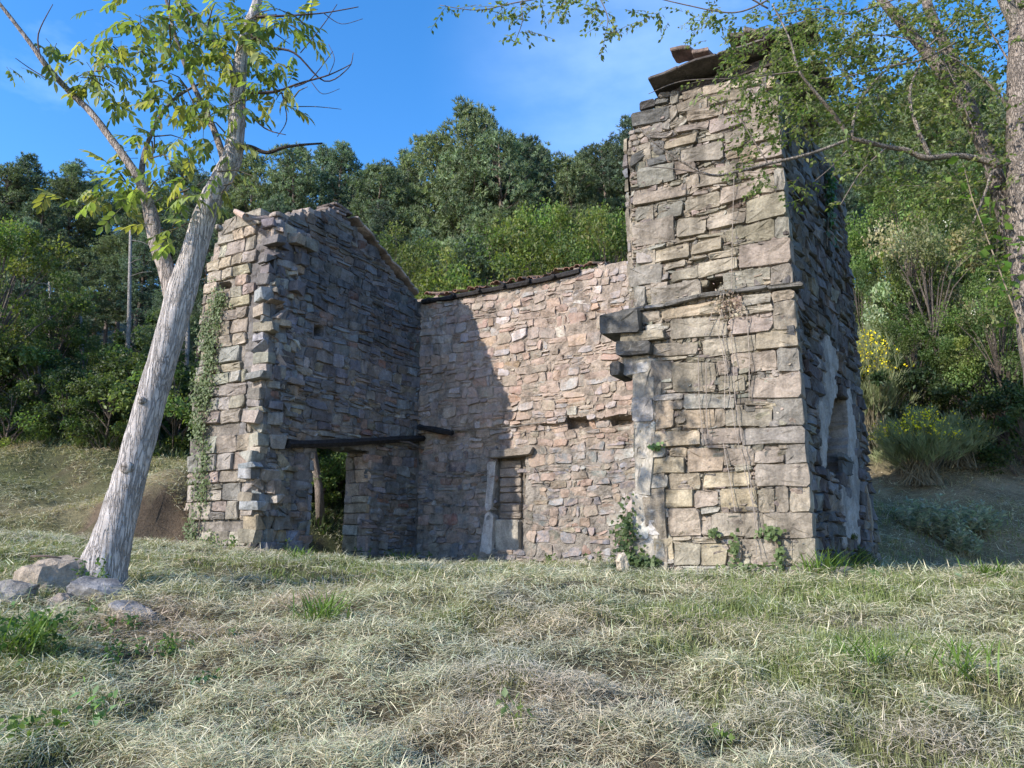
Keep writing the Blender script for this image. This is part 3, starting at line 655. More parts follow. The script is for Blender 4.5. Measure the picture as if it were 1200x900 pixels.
# torn end of the stub: projecting broken blocks
import bmesh
def chunk(cen, ax, ay, az, hx, hy, hz, rng, npt=18):
    bm = bmesh.new()
    for k in range(npt):
        p = [rng.choice((-1, 1)) * rng.uniform(.55, 1) for _ in range(3)]; q = max(.1, (abs(p[0]) ** 5 + abs(p[1]) ** 5 + abs(p[2]) ** 5) ** .2)
        bm.verts.new(Vector(cen) + Vector(ax) * (p[0] / q * hx) + Vector(ay) * (p[1] / q * hy) + Vector(az) * (p[2] / q * hz))
    r = bmesh.ops.convex_hull(bm, input=bm.verts[:])
    bmesh.ops.delete(bm, geom=[e for e in set(r['geom_interior'] + r['geom_unused']) if isinstance(e, bmesh.types.BMVert)], context='VERTS')
    bm.verts.index_update(); V = [tuple(v.co) for v in bm.verts]; F = [tuple(v.index for v in f.verts) for f in bm.faces]; bm.free(); return V, F
items = []
v = BASEZ
while v < 8.75:
    h = rng.uniform(.10, .34); pxr = np.interp(v, [1, 3, 5, 7, 8.3, 9.2], [uG - .15, uG + .12, uG + .16, uG + .12, uG + .02, uG])
    dpt = -rng.uniform(0, .25)
    while dpt < .85:
        dw = rng.uniform(.18, .46); out = rng.uniform(.02, .26) * (1.0 if rng.random() < .5 else .15)
        cen = Vector(FRONT.p(pxr - out / 2 + .1, v + h / 2, -dpt - dw / 2 + .02))
        a = rng.uniform(-.3, .3); axx = Vector((-FRONT.d.x, -FRONT.d.y, rng.uniform(-.1, .1))).normalized(); ayy = Vector((-FRONT.n.x, -FRONT.n.y, 0)); ax2 = (axx * math.cos(a) + ayy * math.sin(a)).normalized(); ay2 = (ayy * math.cos(a) - axx * math.sin(a)).normalized()
        V, F = chunk(cen, ax2, ay2, ax2.cross(ay2), .2 + out / 2, dw * .58, h * .60, rng)
        items.append((V, F, pick(rng, dict(g=3, s=2, b=1, t=3, w=.5, y=.6) if v < 7 else dict(v=2, g=2, b=1, t=1)) * 1.05, h * dw + out)); dpt += dw * .95
    for _ in range(3):
        d0 = rng.uniform(0, .8); hs2 = rng.uniform(.04, .10); cen = Vector(FRONT.p(pxr - rng.uniform(-.05, .12), v + rng.uniform(0, h), -d0))
        V, F = chunk(cen, (1, 0, rng.uniform(-.4, .4)), (0, 1, 0), (0, 0, 1), hs2 * 1.5, hs2, hs2 * .7, rng, 12); items.append((V, F, pick(rng, dict(g=3, s=2, t=3, w=1)), hs2))
    v += h * .92
lay(gw, items, M_STONE, 'broken_stone')
for k in range(8):                                   # fallen stones at the foot of the torn end
    q_ = FRONT.p(uG - rng.uniform(-.6, 1.5), 0, rng.uniform(.05, 1.2)); hs2 = rng.uniform(.08, .2); zq = gz1(q_[0], q_[1])
    V, F = chunk((q_[0], q_[1], zq + hs2 * .15), (math.cos(k), math.sin(k), .2), (-math.sin(k), math.cos(k), 0), (0, 0, 1), hs2 * 1.4, hs2, hs2 * .6, rng, 14)
    o = obj('fallen_stone', V, F, M_STONE, None, np.tile(pick(rng, dict(g=3, t=2, s=1)), (len(V), 1)), False, (q_[0], q_[1], zq)); tag(o, 'angular fallen stone in grass under the broken wall corner', 'stone', 'fallen stones under the broken corner')
# loose caps on the top of the gable
def line3(pl, pts, d=0): return [Vector(pl.p(*pl.uv(x_, y_), d)) for x_, y_ in pts]
def tube(pts, rr, sides=8, rng=None, bumpy=0.0, cap=True):
    pts = [Vector(p) for p in pts]; V = []; F = []
    up_ = Vector((.13, .2, 1)).normalized(); n = len(pts)
    tprev = None; side = None
    for i, p in enumerate(pts):
        tg = (pts[min(i + 1, n - 1)] - pts[max(i - 1, 0)])
        tg = tg.normalized() if tg.length > 1e-9 else Vector((0, 0, 1))
        if side is None:
            side = tg.cross(up_); side = side if side.length > .05 else tg.cross(Vector((1, 0, 0)))
        else: side = side - tg * side.dot(tg)
        side.normalize(); o2 = tg.cross(side)
        for k in range(sides):
            a = 2 * math.pi * k / sides; r = rr[i] * (1 + (rng.uniform(-bumpy, bumpy) if rng else 0))
            V.append(p + side * math.cos(a) * r + o2 * math.sin(a) * r)
    for i in range(n - 1):
        for k in range(sides):
            k2 = (k + 1) % sides; F.append((i * sides + k, i * sides + k2, (i + 1) * sides + k2, (i + 1) * sides + k))
    if cap and sides > 2: F.append(tuple(range(sides))[::-1]); F.append(tuple((n - 1) * sides + k for k in range(sides)))
    return [tuple(v) for v in V], F
lg = line3(GAB, ((300, 250), (325, 253), (352, 256), (378, 253), (402, 251)), -.35)
lg = [Vector(FRONT.p(*FRONT.uv(272, 246), -.1))] + lg
V, F = tube(lg, [.06, .085, .09, .085, .08, .06], 8, rng, .12)
log = obj('roof_pole', V, F, M_WOOD, None, np.tile(np.array([.36, .27, .22]), (len(V), 1)), False, lg[0]); tag(log, 'weathered pinkish wooden pole lying along the top of the dark gable wall', 'pole')
for k in range(9):
    s = k / 8; px_ = 392 + s * 18; pc = Vector(GAB.p(*GAB.uv(px_, 250 - 4 * (k % 3)), -.3 * rng.random() - .2))
    V, F = slab(pc, Vector((GAB.d.x, GAB.d.y, rng.uniform(-.2, .2))).normalized(), (GAB.n.x, GAB.n.y, 0), (0, 0, 1), rng.uniform(.15, .3), .25, .035, rng); obj('roof_slab', V, F, M_STONE, gw, np.tile(np.array([.17, .14, .13]) * rng.uniform(.7, 1.4), (len(V), 1)))
pa = Vector(GAB.p(*GAB.uv(414, 256), -.3)); pb = Vector(GAB.p(*GAB.uv(488, 347), -.3)); dr_ = (pb - pa); n_ = 9
for k in range(n_):
    ax = dr_.normalized(); ay = Vector((GAB.n.x, GAB.n.y, 0)); pc = pa + dr_ * ((k + .5) / n_) + Vector((0, 0, .04 + rng.uniform(0, .05)))
    V, F = slab(pc, ax, ay, ax.cross(ay) * (-1 if ax.cross(ay).z < 0 else 1), dr_.length / n_ * .6, .42, .035, rng, .05); obj('roof_slab', V, F, M_STONE, gw, np.tile(np.array([.33, .28, .25]) * rng.uniform(.6, 1.2), (len(V), 1)))
for k in range(22):
    u = rng.uniform(.1, pk[0]); pc = Vector(GAB.p(u, float(np.interp(u, gus, gvs)) + .02, -rng.uniform(.1, .9)))
    V, F = slab(pc, (GAB.d.x, GAB.d.y, rng.uniform(-.3, .2)), (GAB.n.x, GAB.n.y, 0), (0, 0, 1), rng.uniform(.1, .25), .15, rng.uniform(.04, .08), rng); obj('cap_stone', V, F, M_STONE, gw, np.tile(np.array([.2, .17, .15]) * rng.uniform(.6, 1.5), (len(V), 1)))

# ---- timbers
def beam(name, pl, pts, r, label, d, colr=(.02, .018, .018), mat=None, cat='beam'):
    P = line3(pl, pts, d); V, F = [], []
    q = []
    for i in range(len(P) - 1):
        for k in range(3): q.append(P[i].lerp(P[i + 1], k / 3))
    q.append(P[-1])
    V, F = tube(q, [r * (1 + rng.uniform(-.12, .12)) for _ in q], 6, rng, .14)
    o = obj(name, V, F, mat or M_CHAR, None, np.tile(np.array(colr), (len(V), 1)), False, P[0]); return tag(o, label, cat)
beam('charred_beam', GAB, ((333, 521), (380, 520), (430, 517), (492, 514)), .10, 'long charred black beam spanning above the doorway in the dark gable wall', .1)
beam('charred_beam', BACK, ((494, 501), (512, 504), (533, 508)), .085, 'short charred black beam stub sticking out of the rear wall near the inner corner', .12)
wp = beam('charred_wall_plate', BACK, ((496, 354), (530, 349), (565, 342), (600, 336), (640, 328), (680, 318)), .075, 'burnt black roof timber lying on top of the rear wall under the tiles', .04)
for k in range(6):
    px_ = 505 + k * 29; pt = BACK.uv(px_, 351 - (px_ - 500) * .19); P_ = [Vector(BACK.p(pt[0], pt[1] + .03, -.35)), Vector(BACK.p(pt[0] + .02, pt[1] - .08, .2))]
    V, F = tube([P_[0], P_[0].lerp(P_[1], .5), P_[1]], [.07, .065, .06], 6, rng, .15); obj('rafter_end', V, F, M_CHAR, wp, np.tile(np.array([.022, .02, .02]), (len(V), 1)))
# clay tiles on the back wall
for k in range(30):
    px_ = 500 + k * 7.6 + rng.uniform(-2, 2); y0 = float(np.interp(px_, [500, 590, 665, 745], [344, 329, 312, 299])) + rng.uniform(-1, 2)
    if px_ > 705 and k % 3: continue
    pt = BACK.uv(px_, y0); cen = Vector(BACK.p(pt[0], pt[1], -.18 + rng.uniform(-.1, .1))); yaw = rng.uniform(-.5, .5); ax = (Vector((BACK.n.x, BACK.n.y, -.25)) * math.cos(yaw) + Vector((BACK.d.x, BACK.d.y, 0)) * math.sin(yaw)).normalized()
    sd = ax.cross(Vector((0, 0, 1))).normalized(); uu = sd.cross(ax); fl = -1 if rng.random() < .3 else 1
    V, F = [], []; nS = 7
    for lay_ in (0, 1):
        for e, rr_ in ((-.22, .09), (.22, .075)):
            for s in range(nS):
                a = math.pi * s / (nS - 1); r = rr_ + .014 * lay_; V.append(tuple(cen + ax * e + sd * math.cos(a) * r + uu * (math.sin(a) * r * .75 * fl)))
    for lay_ in (0, 1):
        for s in range(nS - 1): b0 = lay_ * 2 * nS + s; F.append((b0, b0 + 1, b0 + nS + 1, b0 + nS))
    for e in (0, 1):
        for s in range(nS - 1): b0 = e * nS + s; F.append((b0, b0 + 1, b0 + 2 * nS + 1, b0 + 2 * nS))
    for s in (0, nS - 1): F.append((s, s + nS, s + 3 * nS, s + 2 * nS))
    obj('roof_tile', V, F, M_TILE, bw, np.tile(np.array([.36, .22, .16]) * rng.uniform(.5, 1.25) * np.array([1, rng.uniform(.9, 1.1), rng.uniform(.9, 1.1)]), (len(V), 1)))
# cable
P = line3(BACK, ((532, 505), (560, 505), (600, 502), (640, 495), (668, 490)), .16)
V, F = tube(P, [.009] * 5, 5); tag(obj('cable', V, F, M_TWIG, None, np.tile(np.array([.2, .19, .18]), (len(V), 1)), True, P[0]), 'thin sagging cable strung across the rear wall from the charred stub', 'cable')
P = line3(GAB, ((455, 516), (475, 519), (492, 527)), .14)
V, F = tube(P, [.03, .028, .02], 6, rng, .1); tag(obj('wooden_pole', V, F, M_WOOD, None, np.tile(np.array([.16, .14, .13]), (len(V), 1)), False, P[0]), 'thin grey pole slanting down under the charred doorway beam', 'pole')

# ------------------------------------------------------------------ rocks
def rock(px_, py_, Y, s, label, colr, rz=0, seed=1, cat='rock', zoff=0, tilt=0):
    rg = np.random.default_rng(seed); import bmesh
    bm = bmesh.new(); bmesh.ops.create_icosphere(bm, subdivisions=3, radius=1)
    pl_ = [(Vector(rg.normal(size=3)).normalized(), rg.uniform(.50, .82)) for _ in range(13)]
    for v in bm.verts:
        c = v.co.copy()
        for n_, d_ in pl_:
            k = c.dot(n_) - d_
            if k > 0: c -= n_ * k * .95
        c += v.co * (.05 * math.sin(v.co.x * 7 + seed) * math.sin(v.co.y * 6) + .04 * math.sin(v.co.z * 13 + v.co.x * 9))
        c = Vector((c.x * s[0], c.y * s[1], c.z * s[2]))
        c = Vector((c.x * math.cos(tilt) - c.z * math.sin(tilt), c.y, c.x * math.sin(tilt) + c.z * math.cos(tilt)))
        v.co = Vector((c.x * math.cos(rz) - c.y * math.sin(rz), c.x * math.sin(rz) + c.y * math.cos(rz), c.z))
    V = np.array([v.co for v in bm.verts]); F = [tuple(v.index for v in f.verts) for f in bm.faces]; bm.free()
    p = at(px_, py_, Y); p.z = gz1(p.x, p.y) + s[2] * .30 if Y < 9 else p.z; V = V + np.array(p)
    o = obj('rock', V, F, M_ROCK, None, np.tile(np.array(colr), (len(V), 1)), False, (p.x, p.y, p.z)); return tag(o, label, cat)
rock(64, 668, 8.3, (.40, .28, .34), 'pale pinkish boulder at the foot of the leaning tree, behind the grey rocks', (.36, .30, .24), .4, 3, tilt=.5)
rock(112, 684, 7.8, (.40, .28, .20), 'flat grey rock at the foot of the leaning tree, largest in the middle', (.22, .215, .22), .1, 5, tilt=-.15)
rock(158, 712, 7.15, (.28, .22, .12), 'small low grey slab lying in the grass right of the leaning tree rocks', (.26, .25, .25), -.2, 8, tilt=-.25)
rock(6, 690, 7.6, (.36, .26, .22), 'light grey rock half cut by the left edge of the photo', (.29, .27, .25), .3, 11)
rock(78, 690, 7.6, (.16, .14, .10), 'small brown-grey rock wedged left of the flat grey rock', (.30, .25, .22), .9, 15)
rock(730, 662, 11.3, (.13, .13, .18), 'pale tan stone lying at the left foot of the tower', (.50, .43, .34), .2, 17)
rock(404, 657, 13.6, (.12, .12, .07), 'dark stub of stone in the grass before the doorway', (.12, .11, .11), 0, 19)
rock(312, 658, 15.6, (.45, .35, .16), 'low heap stone fallen before the broken corner of the gable wall', (.30, .27, .24), .3, 23)
rock(345, 664, 15.0, (.35, .25, .10), 'flat fallen stone in grass right of the broken corner', (.33, .31, .28), -.3, 29)
rock(282, 668, 15.2, (.25, .25, .10), 'grey fallen stone in grass under the broken corner', (.27, .26, .25), .7, 31)

# ------------------------------------------------------------------ foliage primitives (numpy)
def rand_dirs(n, rg=N):
    d = rg.normal(size=(n, 3)); return d / np.linalg.norm(d, axis=1, keepdims=True)
def leaves(P, size, colr, rg=N, up=.4, aspect=.55, cvar=.25, dirs=None):
    """folded leaf: 4 points, 2 triangles each"""
    n = len(P); size = np.broadcast_to(size, (n,))[:, None] * rg.uniform(.7, 1.3, (n, 1))
    a = rand_dirs(n, rg) if dirs is None else dirs; a[:, 2] -= .1
    nr = rand_dirs(n, rg); nr[:, 2] = np.abs(nr[:, 2]) + up; b = np.cross(a, nr); b /= np.linalg.norm(b, axis=1, keepdims=True) + 1e-9
    nn_ = np.cross(b, a)
    tip = P + a * size; mid = P + a * size * .45
    V = np.stack([P, mid + b * size * aspect * .5 + nn_ * size * .08, tip, mid - b * size * aspect * .5 + nn_ * size * .08], 1).reshape(-1, 3)
    i = np.arange(n)[:, None] * 4; F = np.concatenate([i + [0, 1, 2], i + [0, 2, 3]], 1).reshape(-1, 3)
    c = np.broadcast_to(np.asarray(colr, float), (n, 3)) * rg.uniform(1 - cvar, 1 + cvar, (n, 1)) * (1 + rg.uniform(-.08, .08, (n, 3)))
    return V, F, np.repeat(c, 4, 0)
def tufts(P, D, ln, wd, colr, rg=N, k=9, spread=.75, cvar=.2):
    n = len(P); P = np.repeat(P, k, 0); D = np.repeat(D, k, 0) + rand_dirs(n * k, rg) * spread
    D /= np.linalg.norm(D, axis=1, keepdims=True); l = ln * rg.uniform(.6, 1.2, (n * k, 1))
    s = np.cross(D, rand_dirs(n * k, rg)); s /= np.linalg.norm(s, axis=1, keepdims=True) + 1e-9
    P0 = P - D * l * .05
    V = np.stack([P0 + s * wd * .35, P0 - s * wd * .35, P + D * l * .6 - s * wd * .5, P + D * l], 1).reshape(-1, 3)
    i = np.arange(n * k)[:, None] * 4; F = np.concatenate([i + [0, 1, 3], i + [1, 2, 3]], 1).reshape(-1, 3)
    c = np.repeat(np.broadcast_to(np.asarray(colr, float), (n, 3)) * rg.uniform(1 - cvar, 1 + cvar, (n, 1)), k, 0) * rg.uniform(.85, 1.15, (n * k, 1))
    return V, F, np.repeat(c, 4, 0)
def cat_(L_):
    V, F, C_ = [], [], []; n = 0
    for v, f, c in L_: V.append(v); F.append(f + n); C_.append(c); n += len(v)
    return np.concatenate(V), np.concatenate(F), np.concatenate(C_)

# ---- tree prototypes (built at the origin)
def make_pine(name, H, rw, c0, seed, bare=.35, label='', cat='tree'):
    rg = np.random.default_rng(seed); rr = random.Random(seed)
    root = thing(name, (0, 0, 0), label, cat)
    lean = rg.uniform(-.03, .03, 2)
    tp = lambda h: Vector((lean[0] * h + .08 * math.sin(h * .6 + seed), lean[1] * h + .08 * math.cos(h * .5 + seed), h))
    hs_ = np.linspace(-.4, H * .97, 10)
    bf = Buf(); V, F = tube([tp(h) for h in hs_], [max(.02, .014 * H * (1 - h / H) ** .8 + .015) if h > 0 else .016 * H for h in hs_], 7, rr, .08)
    bf.add(V, F, (.24, .19, .16)); PT, DR, BV = [], [], []
    h = H * bare * .55
    while h < H * .99:
        f = (h / H - bare) / (1 - bare)
        for b_ in range(rr.randint(3, 5)):
            az = rr.uniform(0, 6.28)
            if f < 0:
                if rr.random() < .6: continue
                Lb = rr.uniform(.4, 1.0) * rw * .6
            else: Lb = rw * (max(0.05, math.sin(math.pi * min(1, (f * .78 + .2))) ** .8)) * rr.uniform(.65, 1.12)
            rise = rr.uniform(.05, .55) + .5 * max(f, 0); p0 = tp(h); d = Vector((math.cos(az), math.sin(az), rise * .5)).normalized()
            pts = [p0 + d * Lb * s + Vector((0, 0, rise * Lb * .25 * s * s)) for s in (0, .35, .7, 1)]
            V, F = tube(pts, [.03 * (1 - .2) * max(.4, Lb), .025, .015, .006], 4, rr, 0, False); bf.add(V, F, (.14, .115, .10) if f > 0 else (.2, .18, .17))
            if f < 0: continue
            for _ in range(2 + int(Lb * 2.6)):
                q = rr.uniform(.3, 1.0) ** .7; q1 = rr.uniform(-1, 1) * .42 * (q * .7 + .3) * Lb; c0_ = p0 + d * Lb * q + Vector((0, 0, rise * Lb * .25 * q * q)) + Vector((-d.y, d.x, 0)) * q1 + Vector((0, 0, rr.uniform(-.08, .16)))
                pr = .17 + rr.random() * .13; nb_ = rr.uniform(.7, 1.35)
                for _k in range(7):
                    g_ = Vector((rr.gauss(0, 1), rr.gauss(0, 1), rr.gauss(.25, .8))).normalized(); PT.append(c0_ + g_ * pr * rr.uniform(.5, 1)); DR.append((g_ + Vector((0, 0, .35))).normalized()); BV.append(nb_)
        h += H * rr.uniform(.018, .032)
    PT = np.array(PT); DR = np.array(DR)
    cv = np.array(c0)[None] * 1.7 * np.array(BV)[:, None] * (.8 + .7 * (rg.random((len(PT), 1)) ** 2)) * np.array([1, 1, 1])
    V, F, C_ = tufts(PT, DR, .20, .042, cv, rg, 9, .95)
    o = bf.obj('trunk', M_BARK, root)
    obj('crown', V, F, M_NEEDLE, root, C_)
    return root
def make_broad(name, H, rw, c0, seed, nclump=60, per=170, ls=.12, base=.25, label='', cat='tree', colt=(.16, .13, .11), flat=.75, blossoms=0):
    rg = np.random.default_rng(seed); rr = random.Random(seed); root = thing(name, (0, 0, 0), label, cat)
    bf = Buf(); tr = [Vector((.12 * math.sin(s * 3 + seed) * s, .12 * math.cos(s * 2.2 + seed) * s, H * .8 * s)) for s in np.linspace(0, 1, 7)]
    tr[0].z = -.4
    V, F = tube(tr, [.02 * H + .02, .016 * H + .01, .013 * H, .010 * H, .007 * H, .005 * H, .01], 7, rr, .08); bf.add(V, F, colt)
    PL, CL = [], []
    for k in range(nclump):
        d = rand_dirs(1, rg)[0]; q = rg.uniform(.35, 1) ** .5; hh = H * (base + (1 - base) * .5) + d[2] * q * H * (1 - base) * .5
        wf = rw * (.55 + .45 * math.sin(math.pi * min(1, max(0, (hh / H - base) / (1 - base)) * .8 + .15)))
        c = Vector((d[0] * q * wf, d[1] * q * wf, hh))
        s0 = max(.1, min(.85, hh / H - .22)); p0 = tr[int(s0 * 6)]
        V, F = tube([p0, p0.lerp(c, .5) + Vector((0, 0, .12 * rw)), c], [.012 * rw + .006, .008 * rw, .004], 4, rr, 0, False); bf.add(V, F, colt)
        r = rw * rg.uniform(.12, .30); m = int(per * rg.uniform(.6, 1.3)); P = rand_dirs(m, rg) * (rg.uniform(.1, 1, (m, 1)) ** .5) * r * np.array([1, 1, flat]) + np.array(c)
        PL.append(P); b_ = rg.uniform(.65, 1.6); CL.append(np.tile(np.array(c0) * b_ * np.array([rg.uniform(.85, 1.2), 1, rg.uniform(.8, 1.1)]), (m, 1)))
    V, F, C_ = leaves(np.concatenate(PL), ls, np.concatenate(CL), rg)
    bf.obj('trunk', M_BARK, root); obj('crown', V, F, M_LEAF, root, C_)
    if blossoms:
        idx_ = rg.choice(len(PL), blossoms); P = np.concatenate([PL[i][:1] + rg.normal(0, .12, (22, 3)) * np.array([.5, .5, 1]) for i in idx_])
        V, F, C_ = leaves(P, ls * .75, (.7, .7, .6), rg, cvar=.1); obj('blossom', V, F, M_FLOWER, root, C_)
    return root
def copy_tree(o, parent=None):
    c = o.copy(); COL.objects.link(c)
    if parent: c.parent = parent
    for ch in list(o.children): copy_tree(ch, c)
    return c
USED = set()
def place(proto, x, y, rz, s, label, group=None, sz=None, z=None):
    o = proto if proto.name not in USED else copy_tree(proto)
    USED.add(o.name); USED.add(proto.name)
    o.location = (x, y, (float(ground_z(x, y, False)) if z is None else z) - .05); o.rotation_euler = (0, 0, rz); o.scale = (s, s, sz or s); o['label'] = label
    if group: o['group'] = group
    return o
pines = [make_pine('pine_tree', 12, 2.3, (.062, .086, .050), 101), make_pine('pine_tree', 12, 1.9, (.050, .074, .048), 102, .42),
         make_pine('pine_tree', 12, 2.6, (.078, .100, .052), 103, .3), make_pine('pine_tree', 12, 1.7, (.055, .080, .058), 104, .38)]
broads = [make_broad('broadleaf_tree', 8, 2.5, (.095, .135, .042), 201), make_broad('broadleaf_tree', 8, 2.1, (.07, .108, .04), 202), make_broad('broadleaf_tree', 7, 2.7, (.115, .155, .048), 203)]
shrubs = [make_broad('shrub', 2.4, 1.5, (.055, .085, .032), 301, 26, 190, .10, .02, cat='shrub'), make_broad('shrub', 2.2, 1.6, (.078, .11, .038), 302, 26, 190, .10, .02, cat='shrub'),
          make_broad('shrub', 3.0, 1.4, (.042, .068, .030), 303, 26, 200, .11, .02, cat='shrub')]
# skyline of the photo: px -> py of the tree tops
skx = [-200, 0, 40, 95, 130, 200, 300, 350, 400, 450, 475, 515, 550, 590, 640, 655, 690, 720, 735, 780, 900, 1000, 1100, 1200, 1400]
skyl = [190, 195, 186, 192, 210, 190, 185, 172, 168, 192, 182, 165, 135, 162, 172, 198, 180, 150, 145, 120, 60, 70, 40, 60, 90]
ANCH = [(0, 'at the far left edge'), (110, 'left of the leaning trunk'), (260, 'behind the leaning trunk'), (330, 'above the left end of the gable wall'), (420, 'above the gable peak'), (500, 'above the inner corner of the ruin'),
        (600, 'above the left half of the rear wall'), (690, 'above the right half of the rear wall'), (760, 'just left of the tower top'), (960, 'hidden behind the tower'), (1060, 'close to the right side of the tower'), (1140, 'left of the right-hand tree trunk'), (3000, 'at the far right edge')]
def anchor(px_):
    for a, s in ANCH:
        if px_ <= a + (0 if a else 30): return s
ADJ = {0: 'broad dark', 1: 'slender blackish', 2: 'full grey-green', 3: 'narrow bluish'}
rt = random.Random(21)
def topz(px_, py_, Y): return at(px_, py_, Y).z
specials = [(552, 134, 40, 2), (592, 160, 38, 0), (625, 168, 43, 1), (735, 144, 40, 3), (712, 168, 41, 0), (515, 165, 42, 2), (352, 172, 42, 0), (398, 170, 44, 1), (40, 186, 44, 1), (86, 192, 46, 0), (475, 184, 44, 3), (440, 192, 40, 0), (8, 198, 42, 2), (300, 186, 44, 2), (665, 195, 38, 2), (690, 182, 44, 1)]
for px_, py_, Y, k in specials:
    p = at(px_, py_, Y); h = p.z - float(ground_z(p.x, Y, False))
    place(pines[k], p.x, Y, rt.uniform(0, 6.28), min(1.35, h / 12 * rt.uniform(.9, 1.05)), f'{ADJ[k]} skyline pine {anchor(px_)}', 'pines along the skyline', h / 12)
for (Y, off, stp, pinep) in ((50, 14, 3.2, 1), (45, 26, 3.2, 1), (39, 50, 3.1, 1), (34, 84, 3.0, .8), (30, 120, 3.0, .55), (27, 165, 3.0, .35)):
    X = -Y * .86
    while X < Y * .86:
        x_ = X + rt.uniform(-1, 1); y_ = Y + rt.uniform(-1.6, 1.6); px_ = 600 + x_ / y_ * FPX * .93; X += stp * rt.uniform(.8, 1.25)
        if x_ < -4 and y_ < 29 and x_ > -13: continue
        py_ = float(np.interp(px_, skx, skyl)) + off + rt.uniform(-12, 26)
        if px_ > 980: py_ += 20
        h = topz(px_, py_, y_) - float(ground_z(x_, y_, False))
        row = {50: 'rearmost', 45: 'high', 39: 'mid-slope', 34: 'mid-slope', 30: 'lower-slope', 27: 'foremost'}[Y]
        if h < 2: continue
        if rt.random() < pinep:
            k = rt.randrange(4); place(pines[k], x_, y_, rt.uniform(0, 6.28), min(1.3, h / 12 * rt.uniform(.95, 1.15)), f'{ADJ[k]} {row} pine {anchor(px_)}', 'pines of the hillside forest', h / 12)
        else:
            k = rt.randrange(3); hh = 7 if k == 2 else 8; place(broads[k], x_, y_, rt.uniform(0, 6.28), min(1.15, max(.6, h / hh)), f'{("fresh green", "deep green", "spreading bright green")[k]} {row} broadleaf tree {anchor(px_)}', 'broadleaf trees of the hillside forest', h / hh)
for (Y, stp) in ((22.7, 1.6), (24.3, 1.9), (26.5, 2.1), (31, 2.6)):
    X = -Y * .85
    while X < Y * .85:
        x_ = X + rt.uniform(-.7, .7); y_ = Y + rt.uniform(-1, 1); X += stp * rt.uniform(.8, 1.3)
        px_ = 600 + x_ / y_ * FPX * .95
        if 700 < px_ < 980 or (Y < 23 and px_ > 330): continue
        k = rt.randrange(3); s = rt.uniform(.8, 1.5)
        place(shrubs[k], x_, y_, rt.uniform(0, 6.28), s, f'{("leafy green", "light green", "dark green")[k]} understorey shrub {anchor(px_)}', 'shrubs of the forest undergrowth')
# pale dead trunks in the forest on the left
for px_, yb, yt, Y in ((155, 405, 270, 27), (96, 480, 360, 27), (35, 520, 400, 26), (60, 470, 330, 28), (222, 440, 300, 27)):
    a = at(px_, yb, Y); b2 = at(px_ - 2, yt, Y); a.z = gz1(a.x, a.y) - .2
    bfT = Buf(); V, F = tube([a, a.lerp(b2, .5) + Vector((.06, 0, 0)), b2], [.10, .08, .05], 6, rng, .1); bfT.add(V, F)
    for k_ in range(7):
        q0 = a.lerp(b2, rng.uniform(.35, .98)); q1 = q0 + Vector((rng.uniform(-1.1, 1.1), rng.uniform(-.5, .5), rng.uniform(-.25, .35))); V, F = tube([q0, q0.lerp(q1, .5) + Vector((0, 0, .06)), q1], [.025, .018, .008], 4, None, 0, False); bfT.add(V, F)
    V, F, _c = bfT.arr(); o = obj('bare_trunk', V, F, M_BARK, None, np.tile(np.array([.30, .28, .26]), (len(V), 1)), True, a)
    tag(o, f'thin pale bare trunk in the dark forest {["just left of the leaning trunk", "left, beside a dark pine", "low at the far left", "left, taller of its neighbours", "just right of the leaning trunk"][[155, 96, 35, 60, 222].index(px_)]}', 'tree trunk')
# bright maple-like trees at the left edge and thicket on the right
def bt_(px_, py_, Y, k, lab, wmul=1.0):
    p = at(px_, py_, Y); h = p.z - float(ground_z(p.x, Y, False)); hh = 7 if k == 2 else 8
    place(broads[k], p.x, Y, rt.uniform(0, 6.28), min(1.25, h / hh * wmul), lab, 'nearer broadleaf trees', h / hh)
bt_(14, 255, 24, 2, 'bright lit green tree at the left edge, in front of the dark pines', .95)
bt_(75, 330, 26, 1, 'deep green tree low at the left, before the dark pines', 1.0)
bt_(-60, 300, 22, 1, 'deep green tree cut by the left edge of the photo', 1.0)
bt_(130, 400, 27, 0, 'small fresh green tree in the shade left of the leaning trunk', 1.0)
bt_(205, 410, 26, 1, 'small dark green tree behind the leaning trunk, beside the ivy corner', .9)
bt_(520, 300, 28, 2, 'bright green tree showing over the low end of the rear wall', .8)
bt_(470, 262, 30, 0, 'fresh green tree rising behind the sloping side of the gable', .75)
bt_(600, 260, 29, 0, 'fresh green tree over the middle of the rear wall', .9)
bt_(650, 235, 30, 2, 'spreading bright green tree above the rear wall, left of the tower', .75)
bt_(712, 240, 27, 2, 'bright green tree touching the left side of the tower', .7)
robinia = make_broad('robinia_tree', 7, 2.3, (.092, .135, .040), 401, 74, 300, .10, .06, colt=(.12, .10, .085), blossoms=10)
elder = make_broad('pale_shrub', 4, 2.0, (.20, .215, .125), 402, 50, 360, .085, .02, cat='shrub', colt=(.12, .10, .085))
def rp(proto, px_, py_, Y, H0, lab, wmul, grp='thicket trees right of the tower'):
    p = at(px_, py_, Y); h = p.z - float(ground_z(p.x, Y, False))
    place(proto, p.x, Y, rt.uniform(0, 6.28), h / H0 * wmul, lab, grp, h / H0)
rp(robinia, 1150, 300, 18.5, 7, 'robinia with white blossom clusters low behind the right-hand tree', .8)
rp(robinia, 1060, 350, 20.0, 7, 'robinia with white blossom just right of the tower, above the yellow broom', .9)
rp(robinia, 1230, 280, 20, 7, 'robinia cut by the right edge of the photo', .9)
rp(robinia, 1045, 190, 24, 7, 'tall robinia behind the upper right side of the tower', .7)
rp(robinia, 1140, 170, 25, 7, 'tall robinia behind the right-hand tree limbs', .7)
rp(elder, 1075, 245, 21.5, 4, 'pale cream-green flowering shrub halfway up beside the tower', .62)
